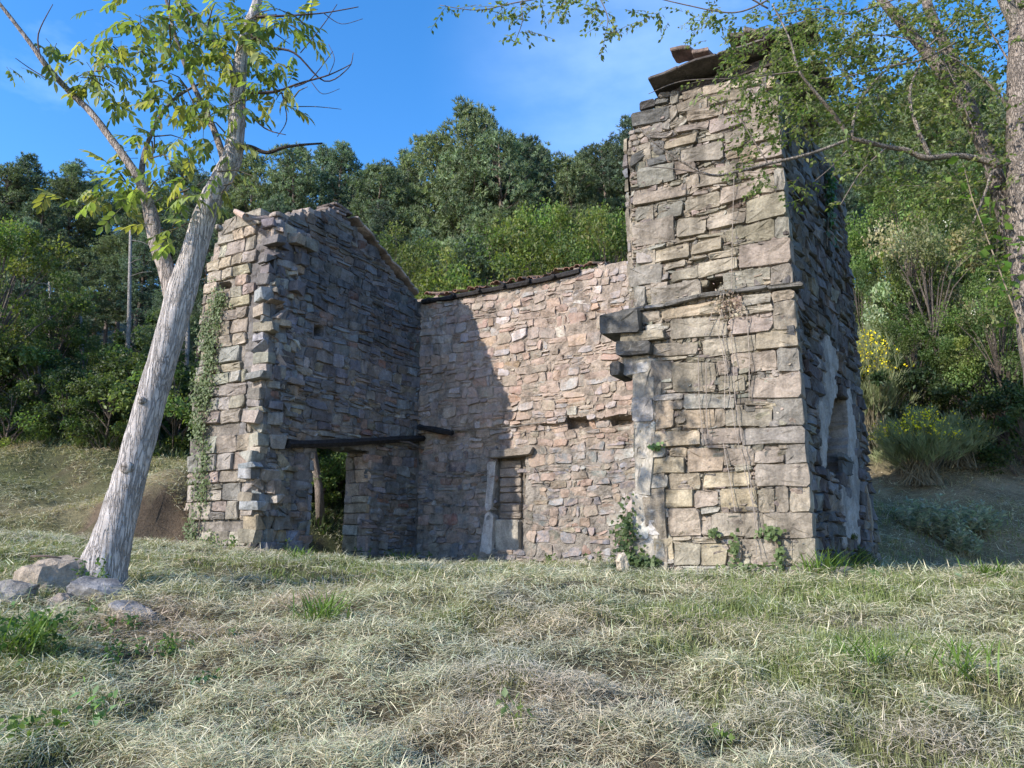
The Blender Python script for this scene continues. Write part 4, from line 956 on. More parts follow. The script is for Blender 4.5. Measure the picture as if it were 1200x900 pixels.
rp(elder, 1150, 330, 20.5, 4, 'pale flowering shrub left of the right-hand trunk', .45)
rp(broads[1], 1000, 300, 23, 8, 'deep green tree peeping past the right edge of the tower', .6)
rp(broads[1], 1100, 250, 27, 8, 'deep green tree filling the slope right of the tower', .8)
rp(broads[0], 1190, 180, 25, 8, 'fresh green tree behind the right-hand trunk', .7)
for px_, py_, Y, k, s, lab in ((1150, 470, 18.6, 2, 1.0, 'dark green thicket shrub low at the right edge'), (1195, 500, 17.5, 0, .9, 'leafy shrub at the right edge above the dry bank'), (1035, 440, 19.5, 2, 1.0, 'dark shrub right beside the tower, behind the broom'),
                               (1115, 440, 20, 0, 1.1, 'leafy green shrub behind the yellow broom'), (985, 560, 12.4, 1, .3, 'small leafy shrub growing against the shaded tower side'), (1230, 460, 19, 1, 1.2, 'light green shrub past the right edge')):
    p = at(px_, py_, Y); place(shrubs[k], p.x, Y, rt.uniform(0, 6), s, lab, 'shrubs right of the tower')
# through the doorway: small trunk and lit bush behind the gable wall
a = at(377, 610, 22.5); a.z = gz1(a.x, a.y) - .1; b2 = at(362, 500, 22.5)
V, F = tube([a, a.lerp(b2, .4) + Vector((.08, 0, 0)), b2, b2 + (b2 - a) * .6], [.16, .13, .12, .09], 8, rng, .05); ot = obj('trunk', V, F, M_BARK, None, np.tile(np.array([.24, .2, .17]), (len(V), 1)), True, a)
tag(ot, 'slim leaning tree trunk seen through the doorway of the gable wall', 'tree trunk')
for px_, Y, s, lab in ((350, 24.0, .9, 'lit green bush behind the doorway, left side'), (395, 25.0, 1.0, 'lit green bush behind the doorway, right side'), (300, 24, 1.3, 'green bush hidden behind the ivy corner')):
    p = at(px_, 600, Y); place(shrubs[1], p.x, Y, rt.uniform(0, 6), s, lab, 'bushes behind the gable wall')
# off-frame trees on the left whose shade falls on the lower walls
for x_, y_, s, lab in ((-11.5, 2.2, .62, 'small tree outside the left edge of the photo'),):
    place(broads[1], x_, y_, 1.0 + x_, s, lab, 'trees outside the left edge')

# ------------------------------------------------------------------ leaning walnut tree
YT = 8.6
wt = thing('walnut_tree', tuple(at(122, 672, YT)), 'pale-barked leaning tree with forked trunk and large drooping leaves in the left foreground', 'tree')
def limb_px(pts, Y, rngz=None):
    """pts: (px,py,width px,depth offset) -> smooth points and radii"""
    P = [at(p[0], p[1], Y + (p[3] if len(p) > 3 else 0)) for p in pts]; W_ = [p[2] * .83 / 2 / FPX * (Y + (p[3] if len(p) > 3 else 0)) for p in pts]
    outP, outR = [], []; n = len(P)
    for i in range(n - 1):
        p0, p1, p2, p3 = P[max(i - 1, 0)], P[i], P[i + 1], P[min(i + 2, n - 1)]
        for s in (0, .2, .4, .6, .8):
            outP.append(.5 * ((2 * p1) + (-p0 + p2) * s + (2 * p0 - 5 * p1 + 4 * p2 - p3) * s * s + (-p0 + 3 * p1 - 3 * p2 + p3) * s ** 3)); outR.append(W_[i] + (W_[i + 1] - W_[i]) * s)
    outP.append(P[-1]); outR.append(W_[-1]); return outP, outR
TC = (.40, .37, .36)
def limb(parent, name, pts, Y, mat, colr, sides=14, bumpy=.05):
    P_, R_ = limb_px(pts, Y); V, F = tube(P_, R_, sides, rng, bumpy)
    return obj(name, V, F, mat, parent, np.tile(np.array(colr), (len(V), 1)), True)
tk = limb(wt, 'trunk', [(112, 700, 92), (119, 672, 66), (137, 612, 49), (156, 545, 43), (178, 465, 41), (197, 400, 40), (212, 345, 42), (226, 300, 36), (243, 245, 33), (262, 205, 31), (272, 185, 30), (277, 150, 25), (279, 105, 24), (283, 65, 20), (292, 30, 17), (302, 0, 15), (306, -40, 12)], YT, M_WALNUT, TC, 18, .035)
limb(wt, 'branch', [(205, 352, 30), (196, 318, 26), (184, 285, 24), (176, 248, 21), (165, 215, 15), (150, 190, 12), (128, 160, 11), (105, 130, 10), (82, 108, 9), (55, 78, 9, -.3), (35, 50, 7, -.4), (8, 15, 6, -.5), (-20, -20, 4, -.6)], YT, M_WALNUT, (.30, .26, .24), 10)
limb(wt, 'branch', [(270, 180, 9), (290, 172, 8), (312, 179, 6), (332, 173, 5), (352, 170, 4), (378, 168, 3)], YT, M_BARK, (.06, .05, .045), 7)
limb(wt, 'branch', [(278, 100, 13), (260, 60, 10), (238, 30, 9), (218, 5, 8), (200, -30, 6)], YT - .1, M_WALNUT, (.28, .24, .22), 8)
limb(wt, 'branch', [(268, 205, 14), (250, 150, 10, .3), (222, 90, 7, .5), (205, 40, 6, .6), (190, -20, 4, .8)], YT, M_WALNUT, (.2, .17, .15), 8)
limb(wt, 'branch', [(165, 215, 11), (172, 170, 7, .3), (200, 120, 5, .5), (240, 95, 3, .6)], YT, M_WALNUT, (.2, .17, .15), 7)
for tw in ([(294, 40, 8), (315, 55, 5), (345, 62, 3), (380, 95, 2), (408, 80, 1.4), (414, 62, 1)], [(284, 108, 5), (320, 108, 4), (350, 98, 3), (385, 88, 2.2), (412, 75, 1.2)], [(300, 20, 5), (340, 18, 3), (380, 15, 2), (420, 8, 1.4)],
           [(345, 102, 2), (365, 92, 1.6), (390, 60, 1)], [(330, 108, 2), (336, 140, 1.6), (325, 160, 1)], [(352, 62, 1.6), (378, 30, 1.4), (395, 5, 1)], [(338, 125, 1.5), (370, 125, 1.2), (400, 128, .8)], [(285, 125, 4), (310, 150, 2), (335, 158, 1.2)], [(380, 16, 1.5), (400, 28, 1), (425, 22, .8)], [(48, 72, 3), (45, 40, 2), (62, 5, 1)], [(60, 95, 2), (35, 80, 1.5), (18, 68, 1)], [(385, 88, 1.2), (392, 70, 1), (385, 52, .8)], [(365, 96, 1.2), (378, 110, 1), (398, 104, .7)]):
    limb(wt, 'twig', [(a, b2, c2 * 1.1, rng.uniform(-.1, .1)) for a, b2, c2 in tw], YT - .05, M_TWIG, (.085, .06, .055), 5, .1)
for rx_, rw_ in ():
    limb(wt, 'root', [(126 + (rx_ - 120) * .3, 640, rw_ * .8, -.05), (122 + (rx_ - 120) * .6, 668, rw_, -.12), (rx_, 690, rw_ * .8, -.3), (rx_ + (rx_ - 120) * .5, 712, rw_ * .4, -.5)], YT, M_WALNUT, (.30, .28, .27), 14, .015)
# knots
for kx, ky, kr in ((150, 548, 8), (169, 470, 5), (258, 268, 4)):
    pc = at(kx - 3, ky, YT - .20)
    r0 = kr / 100 * .8; pc = at(kx, ky, YT - .13)
    V, F = tube([pc, pc + Vector((-.01, -.05, 0)), pc + Vector((-.012, -.075, 0)), pc + Vector((-.012, -.07, 0)), pc + Vector((-.01, -.03, 0))], [r0 * 1.35, r0 * 1.15, r0 * .8, r0 * .45, r0 * .2], 12, rng, .08)
    cc = np.tile(np.array([.34, .31, .29]), (len(V), 1)); cc[36:] = [.05, .04, .035]; obj('knot', V, F, M_WALNUT, wt, cc, True)
# walnut leaves: each compound leaf is a part
def leaflet(P0, D, U, ln, wd, colr, bf):
    S = D.cross(U).normalized(); U = S.cross(D).normalized()
    mid = [P0 + D * ln * s - U * ln * .12 * s * s for s in (0, .35, .7, 1)]
    wds = [0, .5, .42, 0]; V = [mid[0]]
    for k in (1, 2): V += [mid[k] + S * wd * wds[k] + U * wd * .16, mid[k], mid[k] - S * wd * wds[k] + U * wd * .16]
    V.append(mid[3]); bf.add([tuple(v) for v in V], [(0, 2, 1), (0, 3, 2), (1, 2, 5, 4), (2, 3, 6, 5), (4, 5, 7), (5, 6, 7)], colr)
LEAFM = []
for vv in range(10):
    bf = Buf(); r_ = random.Random(500 + vv); cb = np.array([(.16, .21, .06), (.20, .24, .07), (.12, .18, .05), (.27, .27, .07), (.15, .20, .06)][vv % 5])
    D = Vector((1, 0, -.1)).normalized(); Ln = r_.uniform(.26, .36)
    V, F = tube([Vector((0, 0, 0)), Vector((Ln * .5, 0, -.02)), Vector((Ln, 0, -.08))], [.004, .003, .002], 4, None, 0, False); bf.add(V, F, (.14, .15, .05))
    for k in range(4):
        for sd in (1, -1):
            if k == 3 and sd < 0: continue
            s = .35 + .2 * k; p = Vector((Ln * s, 0, -.08 * s * s)); ang = (rad(52) - k * .1) * sd if k < 3 else 0
            d = Vector((math.cos(ang), math.sin(ang), -.35 - r_.uniform(0, .5))).normalized()
            leaflet(p, d, Vector((r_.uniform(-.2, .2), 0, 1)), r_.uniform(.10, .165), r_.uniform(.05, .068), cb * r_.uniform(.8, 1.2), bf)
    V, F, C_ = bf.arr(); LEAFM.append(mesh('leaf', V, F, M_LEAF, C_, True))
blobs = [(235, 40, 55, 40, 36), (150, 55, 45, 30, 22), (115, 92, 36, 26, 14), (200, 112, 55, 35, 36), (165, 215, 60, 26, 26), (275, 35, 45, 40, 34), (340, 30, 34, 26, 16), (325, 105, 26, 26, 11), (200, 165, 45, 26, 14), (70, 62, 26, 22, 6), (235, 215, 28, 22, 10), (185, 20, 45, 26, 18), (250, 130, 35, 40, 24), (205, 262, 26, 20, 5), (300, 75, 30, 30, 12), (15, 80, 14, 10, 3), (130, 228, 30, 14, 10)]
for bx, by, rx, ry, n_ in blobs:
    for k in range(n_):
        x_ = bx + rt.gauss(0, rx * .6); y_ = by + rt.gauss(0, ry * .6); p = at(x_, y_, YT + rt.gauss(-.1, .45))
        o = bpy.data.objects.new('leaf', LEAFM[rt.randrange(10)]); COL.objects.link(o); o.parent = wt; o.location = p - wt.location
        o.rotation_euler = (rt.gauss(0, .35), rt.gauss(.25, .35), rt.uniform(0, 6.28)); s = rt.uniform(.65, 1.1); o.scale = (s, s, s)
bf = Buf()
for bx, by, rx, ry, n_ in blobs:
    for k in range(int(n_ * .45)):
        p = at(bx + rt.gauss(0, rx * .6), by + rt.gauss(0, ry * .6), YT + rt.gauss(0, .5)); me_ = LEAFM[rt.randrange(10)]; s_ = rt.uniform(.6, 1.1); az = rt.uniform(0, 6.28); dn = rt.gauss(.3, .35)
        V = np.zeros(len(me_.vertices) * 3); me_.vertices.foreach_get('co', V); V = V.reshape(-1, 3) * s_; cc = np.zeros(len(me_.vertices) * 4); me_.color_attributes['Col'].data.foreach_get('color', cc)
        V = V @ np.array([[math.cos(dn), 0, -math.sin(dn)], [0, 1, 0], [math.sin(dn), 0, math.cos(dn)]]); V = V @ np.array([[math.cos(az), math.sin(az), 0], [-math.sin(az), math.cos(az), 0], [0, 0, 1]]) + np.array(p)
        bf.add(V, [tuple(f.vertices) for f in me_.polygons], cc.reshape(-1, 4)[:, :3])
tag(bf.obj('more_leaves', M_LEAF, wt, True), kind='stuff')
bf = Buf()
for bx, by, rx, ry, n_ in [b_ for b_ in blobs[:14] if b_[0] > 90]:
    for k in range(5):
        p0 = at(bx + rt.gauss(0, rx * .5), by + rt.gauss(0, ry * .5), YT + rt.gauss(0, .35)); p1 = p0 + Vector((rt.gauss(0, .22), rt.gauss(0, .2), rt.gauss(-.02, .12)))
        V, F = tube([p0, p0.lerp(p1, .5) + Vector((0, 0, .05)), p1], [.011, .008, .004], 5, None, 0, False); bf.add(V, F, (.10, .085, .06))
tag(bf.obj('twigs', M_TWIG, wt), kind='stuff')

# ------------------------------------------------------------------ right-hand tree
YR = 8.2
rtree = thing('ash_tree', tuple(at(1275, 690, YR)), 'large grey-trunked tree at the right edge with small light green leaves reaching over the tower', 'tree')
BC = (.21, .18, .16)
limb(rtree, 'trunk', [(1290, 760, 66), (1265, 640, 56), (1238, 520, 50), (1220, 430, 46), (1206, 330, 44), (1198, 200, 42), (1197, 110, 40), (1198, 50, 38), (1202, -10, 36), (1206, -60, 30)], YR, M_BARK, BC, 14, .05)
limb(rtree, 'limb', [(1200, 330, 22, .2), (1180, 260, 24, .3), (1166, 205, 24, .3), (1148, 160, 22, .3), (1120, 108, 20, .3), (1095, 72, 19, .3), (1068, 40, 16, .3), (1040, 8, 14, .3), (1010, -30, 12, .3)], YR, M_BARK, BC, 10)
limb(rtree, 'limb', [(1150, 162, 16, .35), (1132, 110, 18, .5), (1108, 55, 18, .6), (1090, 15, 16, .6), (1078, -30, 12, .6)], YR, M_BARK, BC, 10)
limb(rtree, 'limb', [(1196, 40, 22), (1180, 5, 20), (1165, -30, 16)], YR, M_BARK, (.26, .23, .2), 10)
BR = [[(1172, 195, 11), (1150, 187, 10), (1120, 182, 9), (1085, 185, 9), (1062, 176, 8), (1040, 172, 7.5), (998, 162, 7)],
      [(998, 162, 5), (950, 180, 5), (900, 192, 5), (860, 202, 4.5), (832, 205, 4), (800, 190, 3), (770, 170, 2.5), (748, 150, 2)],
      [(996, 162, 7, 0), (978, 135, 6, -.1), (955, 108, 5, -.2), (936, 82, 4, -.3), (925, 45, 3, -.3), (905, 5, 2, -.3)],
      [(998, 162, 5), (1005, 125, 4), (1035, 85, 3), (1080, 60, 2.5), (1120, 25, 2)],
      [(1090, 184, 7), (1075, 150, 6), (1066, 110, 5), (1078, 75, 3)],
      [(935, 84, 3), (900, 88, 2.5), (860, 92, 2), (800, 95, 1.5), (760, 110, 1)], [(1120, 50, 4), (1080, 70, 3), (1040, 78, 3), (990, 90, 2), (950, 92, 1.6)],
      [(900, 192, 2.5), (880, 160, 2), (860, 130, 1.5), (820, 110, 1)], [(1200, 185, 5), (1165, 200, 4), (1155, 225, 4), (1140, 262, 3)], [(1166, 200, 3), (1140, 150, 2.5), (1120, 100, 2), (1100, 60, 1.5)],
      [(998, 170, 2), (975, 195, 1.8), (955, 212, 1)], [(1185, 130, 5), (1150, 90, 4), (1120, 70, 3), (1060, 45, 2), (1000, 40, 1.5)], [(900, 0, 3), (860, 15, 2.5), (800, 5, 2), (740, -10, 1.5)],
      [(830, 205, 2), (790, 198, 1.8), (755, 195, 1.2)], [(1040, 172, 3), (1010, 200, 2.2), (985, 240, 1.5)], [(1200, 100, 5), (1175, 60, 3), (1150, 20, 2)],
      [(1100, -20, 3), (1000, 15, 2.5), (960, 10, 2), (900, 20, 1.5)], [(760, -30, 4, -.8), (700, -8, 3, -.8), (650, -4, 2.5, -.8), (600, 4, 2, -.8), (560, 12, 1.5, -.8), (515, 6, 1, -.8)], [(700, -8, 2, -.8), (712, 20, 1.5, -.8), (708, 45, 1, -.8)], [(610, 2, 2, -.8), (612, 25, 1.5, -.8), (603, 50, 1, -.8)], [(900, 10, 3, -.5), (860, -10, 3, -.6), (800, -20, 3, -.7), (760, -30, 4, -.8)]]
for b_ in BR: limb(rtree, 'branch' if b_[0][2] > 4.5 else 'twig', [(q[0], q[1], q[2] * 1.0, q[3] if len(q) > 3 else 0) for q in b_], YR, M_BARK if b_[0][2] > 4.5 else M_TWIG, (.23, .2, .175) if b_[0][2] > 4.5 else (.15, .125, .11), 7 if b_[0][2] > 4.5 else 5)
lb_ = [(890, 105, 40, 22, 30), (905, 150, 38, 25, 28), (935, 60, 45, 22, 36), (870, 70, 26, 16, 14), (990, 60, 50, 32, 60), (1050, 100, 50, 40, 60), (1010, 130, 40, 26, 40), (960, 130, 35, 24, 34), (1100, 130, 50, 40, 52), (1150, 90, 50, 50, 56), (1130, 220, 45, 35, 44), (1060, 215, 45, 28, 34), (960, 20, 50, 20, 36), (1060, 20, 60, 24, 50),
       (1150, 20, 45, 30, 50), (895, 200, 14, 20, 7), (1185, 160, 25, 50, 30), (1160, 270, 35, 30, 24), (1010, 180, 34, 16, 18), (880, 30, 30, 16, 14), (830, 20, 36, 12, 10), (1110, 60, 40, 30, 36), (1175, 330, 22, 35, 12), (700, 12, 22, 14, 6), (650, 4, 30, 10, 7), (606, 30, 14, 20, 6), (580, 10, 16, 8, 3), (520, 6, 8, 4, 1), (712, 42, 8, 10, 3), (770, 20, 20, 10, 4), (940, 215, 16, 16, 4), (850, 200, 14, 8, 2), (960, 90, 40, 30, 30)]
PL, CL, DL = [], [], []; bf = Buf()
for bx, by, rx, ry, n_ in lb_:
    for k in range(int(n_ * 2.2)):
        front = bx < 800
        p = at(bx + rt.gauss(0, rx * .62), by + rt.gauss(0, ry * .62), YR + (-.8 + rt.gauss(0, .15) if front else rt.gauss(.45, .45))); m = rt.randint(7, 13)
        d = Vector((rt.gauss(-.3, .6), rt.gauss(0, .5), rt.gauss(-.15, .35))).normalized(); Lt = rt.uniform(.16, .36)
        V, F = tube([p, p + d * Lt * .5 + Vector((0, 0, .01)), p + d * Lt], [.0035, .003, .002], 3, None, 0, False); bf.add(V, F, (.12, .11, .08))
        cb = np.array(rt.choice([(.17, .23, .07), (.22, .28, .09), (.13, .19, .055), (.26, .29, .11)])) * rt.uniform(.8, 1.15)
        for j in range(m):
            s = (j + .5) / m; PL.append(p + d * Lt * s + Vector((rt.gauss(0, .012), rt.gauss(0, .012), rt.gauss(0, .012)))); CL.append(cb)
            sd = d.cross(Vector((0, 0, 1))); DL.append((d * .6 + sd * (1 if j % 2 else -1) * .8 + Vector((0, 0, rt.gauss(-.25, .3)))).normalized())
V, F, C_ = leaves(np.array(PL), .058, np.array(CL), N, dirs=np.array(DL), aspect=.6)
tag(obj('leaves', V, F, M_LEAF, rtree, C_), kind='stuff'); tag(bf.obj('fine_twigs', M_TWIG, rtree), kind='stuff')
# larger leaves of a climber on the right trunk
cl = thing('climber', tuple(at(1190, 640, YR - .3)), 'green climber with larger heart-shaped leaves winding up the right-hand trunk', 'climbing plant')
V, F = tube([at(1255, 660, YR - .28), at(1215, 500, YR - .25), at(1195, 380, YR - .28), at(1165, 300, YR - .25), at(1140, 235, YR - .2), at(1128, 190, YR - .2)], [.012, .01, .009, .008, .006, .004], 5); obj('stem', V, F, M_TWIG, cl, np.tile(np.array([.2, .16, .12]), (len(V), 1)))
P = np.array([at(x_ + rt.gauss(0, 14), y_ + rt.gauss(0, 18), YR - .3 + rt.gauss(0, .12)) for x_, y_ in [(1135, 215), (1150, 240), (1165, 290), (1180, 310), (1192, 380), (1175, 330)] for _ in range(11)])
V, F, C_ = leaves(P, .11, (.14, .24, .05), N, aspect=.9); obj('foliage', V, F, M_LEAF, cl, C_)

# ------------------------------------------------------------------ ivy and vines on the masonry
def ivy(name, pl, regions, n_, size, colr, label, stem_px, cat='ivy', d=.06):
    p0 = line3(pl, [stem_px[0]], .05)[0]; root = thing(name, tuple(p0), label, cat)
    P = []
    for (x_, y_, rx, ry, f) in regions:
        for _ in range(int(n_ * f)):
            u, v = pl.uv(x_ + rt.gauss(0, rx * .5), y_ + rt.gauss(0, ry * .5)); P.append(pl.p(u, v, d + abs(rt.gauss(0, .05))))
    P = np.array(P); dn = rand_dirs(len(P)) * .6 + np.array([0, 0, -.8]) ; dn /= np.linalg.norm(dn, axis=1, keepdims=True)
    nrm = np.array([pl.n.x, pl.n.y, .3]); a = dn; s = rt.random
    b_ = np.cross(a, nrm + rand_dirs(len(P)) * .5); b_ /= np.linalg.norm(b_, axis=1, keepdims=True); sz = size * N.uniform(.6, 1.3, (len(P), 1))
    V = np.stack([P, P + a * sz * .35 + b_ * sz * .5, P + a * sz, P + a * sz * .35 - b_ * sz * .5], 1).reshape(-1, 3); i = np.arange(len(P))[:, None] * 4; F = np.concatenate([i + [0, 1, 2], i + [0, 2, 3]], 1).reshape(-1, 3)
    C_ = np.repeat(np.array(colr) * N.uniform(.65, 1.4, (len(P), 1)), 4, 0); obj('foliage', V, F, M_LEAF, root, C_)
    S_ = line3(pl, stem_px, .045); V, F = tube(S_, [.016] * len(S_), 5, rng, .2); obj('stem', V, F, M_TWIG, root, np.tile(np.array([.15, .12, .09]), (len(V), 1))); return root
ivy('ivy', FRONT, [(256, 362, 8, 26, .6), (246, 395, 12, 30, .8), (250, 415, 6, 20, .3), (240, 462, 13, 24, 1.0), (248, 430, 10, 40, .5), (236, 500, 9, 22, .7), (238, 570, 12, 30, .5), (228, 625, 7, 24, .5), (250, 640, 12, 18, .3), (243, 535, 7, 20, .25), (262, 350, 8, 10, .3)], 520, .062, (.13, .17, .08), 'ivy climbing the left face of the broken corner', [(232, 655), (238, 590), (240, 520), (243, 460), (247, 400), (256, 350)])
ivy('ivy', SIDE, [(968, 240, 4, 34, 1), (966, 210, 3, 14, .4)], 160, .10, (.05, .11, .035), 'ivy patch high on the shaded side of the tower', [(966, 290), (968, 250), (967, 205)])
ivy('ivy', FRONT, [(735, 620, 12, 26, 1), (742, 655, 14, 12, .8), (765, 658, 10, 8, .5)], 190, .07, (.11, .16, .06), 'ivy sprouting at the left foot of the tower front', [(737, 668), (735, 640), (736, 608)])
ivy('ivy', FRONT, [(905, 622, 14, 8, .8), (862, 640, 5, 20, .6), (915, 650, 6, 18, .5), (838, 622, 6, 6, .3), (880, 662, 40, 5, .6)], 80, .065, (.12, .17, .07), 'ivy sprigs at the right foot of the tower front', [(915, 666), (912, 640), (905, 622)])
ivy('weed', FRONT, [(770, 522, 9, 4, 1)], 40, .07, (.10, .16, .06), 'small weed tuft growing from the tower front joint', [(764, 524), (770, 522)], 'plant')
root = thing('dry_vine', tuple(line3(FRONT, [(895, 660)], .08)[0]), 'bare dry vine strands hanging down the tower front', 'vine')
for vn in ([(846, 345), (850, 400), (856, 450), (862, 500), (870, 540), (885, 600), (895, 650)], [(856, 350), (860, 420), (862, 470), (872, 520), (880, 560), (886, 620), (888, 650)], [(820, 420), (821, 470), (826, 520)], [(828, 425), (829, 480), (832, 515)], [(849, 345), (843, 390), (852, 430), (851, 480)], [(868, 350), (876, 370), (880, 420), (880, 470)], [(862, 205), (860, 280), (858, 345)], [(850, 520), (858, 570), (862, 600)], [(842, 350), (835, 370), (828, 395)]):
    S_ = line3(FRONT, [(a + rt.uniform(-1, 1), b2) for a, b2 in vn], .075); V, F = tube(S_, [.006] * len(S_), 4); obj('strand', V, F, M_TWIG, root, np.tile(np.array([.30, .26, .23]), (len(V), 1)))
P = np.array([FRONT.p(*FRONT.uv(853 + rt.gauss(0, 8), 358 + rt.gauss(0, 9)), .06 + rt.random() * .05) for _ in range(140)]); V, F, C_ = leaves(P, .06, (.33, .27, .22), N); obj('dead_leaves', V, F, M_STRAW, root, C_)

# ------------------------------------------------------------------ plants on the right bank
def gpt(px_, Y): 
    x_ = (px_ - 600) / FPX * Y * 1.0; 
    for _ in range(4): z_ = gz1(x_, Y) - EYE; x_ = (px_ - 600) / FPX * (Y * math.cos(PITCH) + z_ * math.sin(PITCH))
    return Vector((x_, Y, gz1(x_, Y)))
def broom(px_, Y, H, Wd, nst, fl, label):
    p = gpt(px_, Y); root = thing('broom_bush', tuple(p), label, 'bush', 'broom bushes')
    bf = Buf(); T_ = []
    for k in range(nst):
        az = rt.uniform(0, 6.28); r = rt.random() ** .6; top = p + Vector((math.cos(az) * r * Wd, math.sin(az) * r * Wd, H * rt.uniform(.6, 1.0) * (1 - .35 * r * r)))
        m_ = p.lerp(top, .5) + Vector((0, 0, .1)); V, F = tube([p + Vector((rt.gauss(0, .22), rt.gauss(0, .22), 0)), m_, top], [.012, .008, .004], 3, None, 0, False); bf.add(V, F, (.17, .15, .10)); T_ += [m_.lerp(top, rt.uniform(0, 1.05)) for _ in range(10)] 
    tag(bf.obj('stems', M_TWIG, root), kind='stuff'); T_ = np.array(T_); dv = T_ - np.array(p) ; dv[:, 2] += .4; dv /= np.linalg.norm(dv, axis=1, keepdims=True)
    V, F, C_ = tufts(T_ + N.normal(0, .06, T_.shape), dv, .30, .018, (.20, .23, .12), N, 7, .55); obj('foliage', V, F, M_GRASS, root, C_)
    s = T_[(T_[:, 2] > p.z + H * .58) & (N.random(len(T_)) < .7)]; s = np.repeat(s, fl, 0) + N.normal(0, .07, (len(s) * fl, 3)) + np.array([0, 0, .10])
    V, F, C_ = leaves(s, .06, (.95, .78, .03), N, cvar=.12, aspect=.8); tag(obj('flowers', V, F, M_FLOWER, root, C_), kind='stuff')
broom(1080, 17.3, 1.75, 1.05, 120, 7, 'rounded broom bush with bright yellow flowers on the bank right of the tower')
broom(1110, 17.2, 1.05, .7, 60, 0, 'grey-green broom bush without flowers beside the flowering one') if False else None
broom(1024, 19.6, 3.4, 1.1, 110, 5, 'taller yellow-flowered broom in the thicket next to the tower')
broom(1126, 17.8, 1.3, .8, 70, 1, 'sparse grey-green broom bush behind the silver-leaved plants')
def blades_plant(name, p, n_, ln, wd, colr, label, cat, spread=.25, droop=.35, group=None):
    root = thing(name, tuple(p), label, cat, group); bf = Buf()
    for k in range(n_):
        az = rt.uniform(0, 6.28); el = rt.uniform(.5, 1.4); d = Vector((math.cos(az) * math.cos(el), math.sin(az) * math.cos(el), math.sin(el))); S = d.cross(Vector((0, 0, 1))); S = S.normalized() if S.length > .01 else Vector((1, 0, 0))
        l = ln * rt.uniform(.6, 1.1); p0 = p + Vector((rt.gauss(0, spread), rt.gauss(0, spread), rt.uniform(-.02, .05))); c = np.array(colr) * rt.uniform(.7, 1.3); V = []
        for s, w_ in ((0, .4), (.35, 1), (.7, .8)):
            q = p0 + d * l * s + Vector((math.cos(az), math.sin(az), -.9)) * (droop * l * s * s); V += [q + S * wd * w_ * .5, q - S * wd * w_ * .5]
        V.append(p0 + d * l + Vector((math.cos(az), math.sin(az), -.9)) * (droop * l)); bf.add([tuple(v) for v in V], [(0, 1, 3, 2), (2, 3, 5, 4), (4, 5, 6)], c)
    bf.obj('foliage', M_GRASS, root); return root
def silver(px_, Y, s_, lab):
    p = gpt(px_, Y); root = thing('silver_leaved_plant', tuple(p), lab, 'plant', 'silver-leaved clumps on the bank'); bf = Buf(); PL_, DL_ = [], []
    for k in range(int(42 * s_)):
        az = rt.uniform(0, 6.28); r = rt.random() ** .6 * .48 * s_; b0 = p + Vector((math.cos(az) * r * .6, math.sin(az) * r * .6, -.03)); tp_ = p + Vector((math.cos(az) * r * 1.3, math.sin(az) * r * 1.3, rt.uniform(.35, .8) * s_ * (1.1 - r)))
        V, F = tube([b0, b0.lerp(tp_, .5) + Vector((0, 0, .04)), tp_], [.008, .006, .004], 3, None, 0, False); bf.add(V, F, (.25, .27, .2))
        for q in range(26):
            s2 = rt.uniform(.15, 1.02); PL_.append(b0.lerp(tp_, s2)); a2 = rt.uniform(0, 6.28); DL_.append(Vector((math.cos(a2), math.sin(a2), rt.uniform(.1, 1.1))).normalized())
    tag(bf.obj('stems', M_TWIG, root), kind='stuff'); V, F, C_ = leaves(np.array(PL_), .13, (.27, .31, .235), N, aspect=.28, dirs=np.array(DL_), cvar=.3); obj('foliage', V, F, M_GRASS, root, C_)
for a_ in ((1108, 15.3, 1.15, 'largest silver-green sage-like clump on the dry bank'), (1072, 15.5, .85, 'smaller silver-green clump left of the largest one on the bank'), (1152, 15.4, .8, 'silver-green clump right of the largest one on the bank'), (1128, 14.7, .6, 'low silver-green clump in front of the largest one')): silver(*a_)
blades_plant('broad_leaved_weed', gpt(1022, 10.0), 6, .34, .10, (.22, .30, .13), 'light green broad-leaved weed in the grass right of the tower foot', 'plant', .04, .25)
blades_plant('broad_leaved_weed', gpt(1128, 9.6), 6, .22, .07, (.15, .24, .13), 'blue-green broad-leaved weed near the right edge behind the hay', 'plant', .04, .4)
for px_, Y, n_, ln, lab in ((375, 7.0, 120, .42, 'tall green grass tuft standing in the hay left of centre'), (1160, 9.9, 110, .35, 'green grass tuft near the right edge before the bank'), (1135, 5.3, 60, .38, 'thin green grass tuft in the right foreground hay'), (1010, 5.6, 70, .32, 'light green grass tuft in the hay right of centre'), (350, 11.6, 80, .4, 'grass tuft before the doorway'), (468, 18.0, 60, .6, 'tall weed tuft at the foot of the inner gable wall'), (960, 10.3, 120, .55, 'long grass tuft at the right corner foot of the tower'), (985, 11.2, 90, .7, 'tall grass tuft against the shaded side of the tower'), (20, 5.6, 90, .4, 'green grass tuft at the bottom left corner')):
    blades_plant('grass_tuft', gpt(px_, Y), n_, ln, .012 if Y < 8 else .016, (.12, .19, .04), lab, 'grass tuft', .10, .25, 'grass tufts')
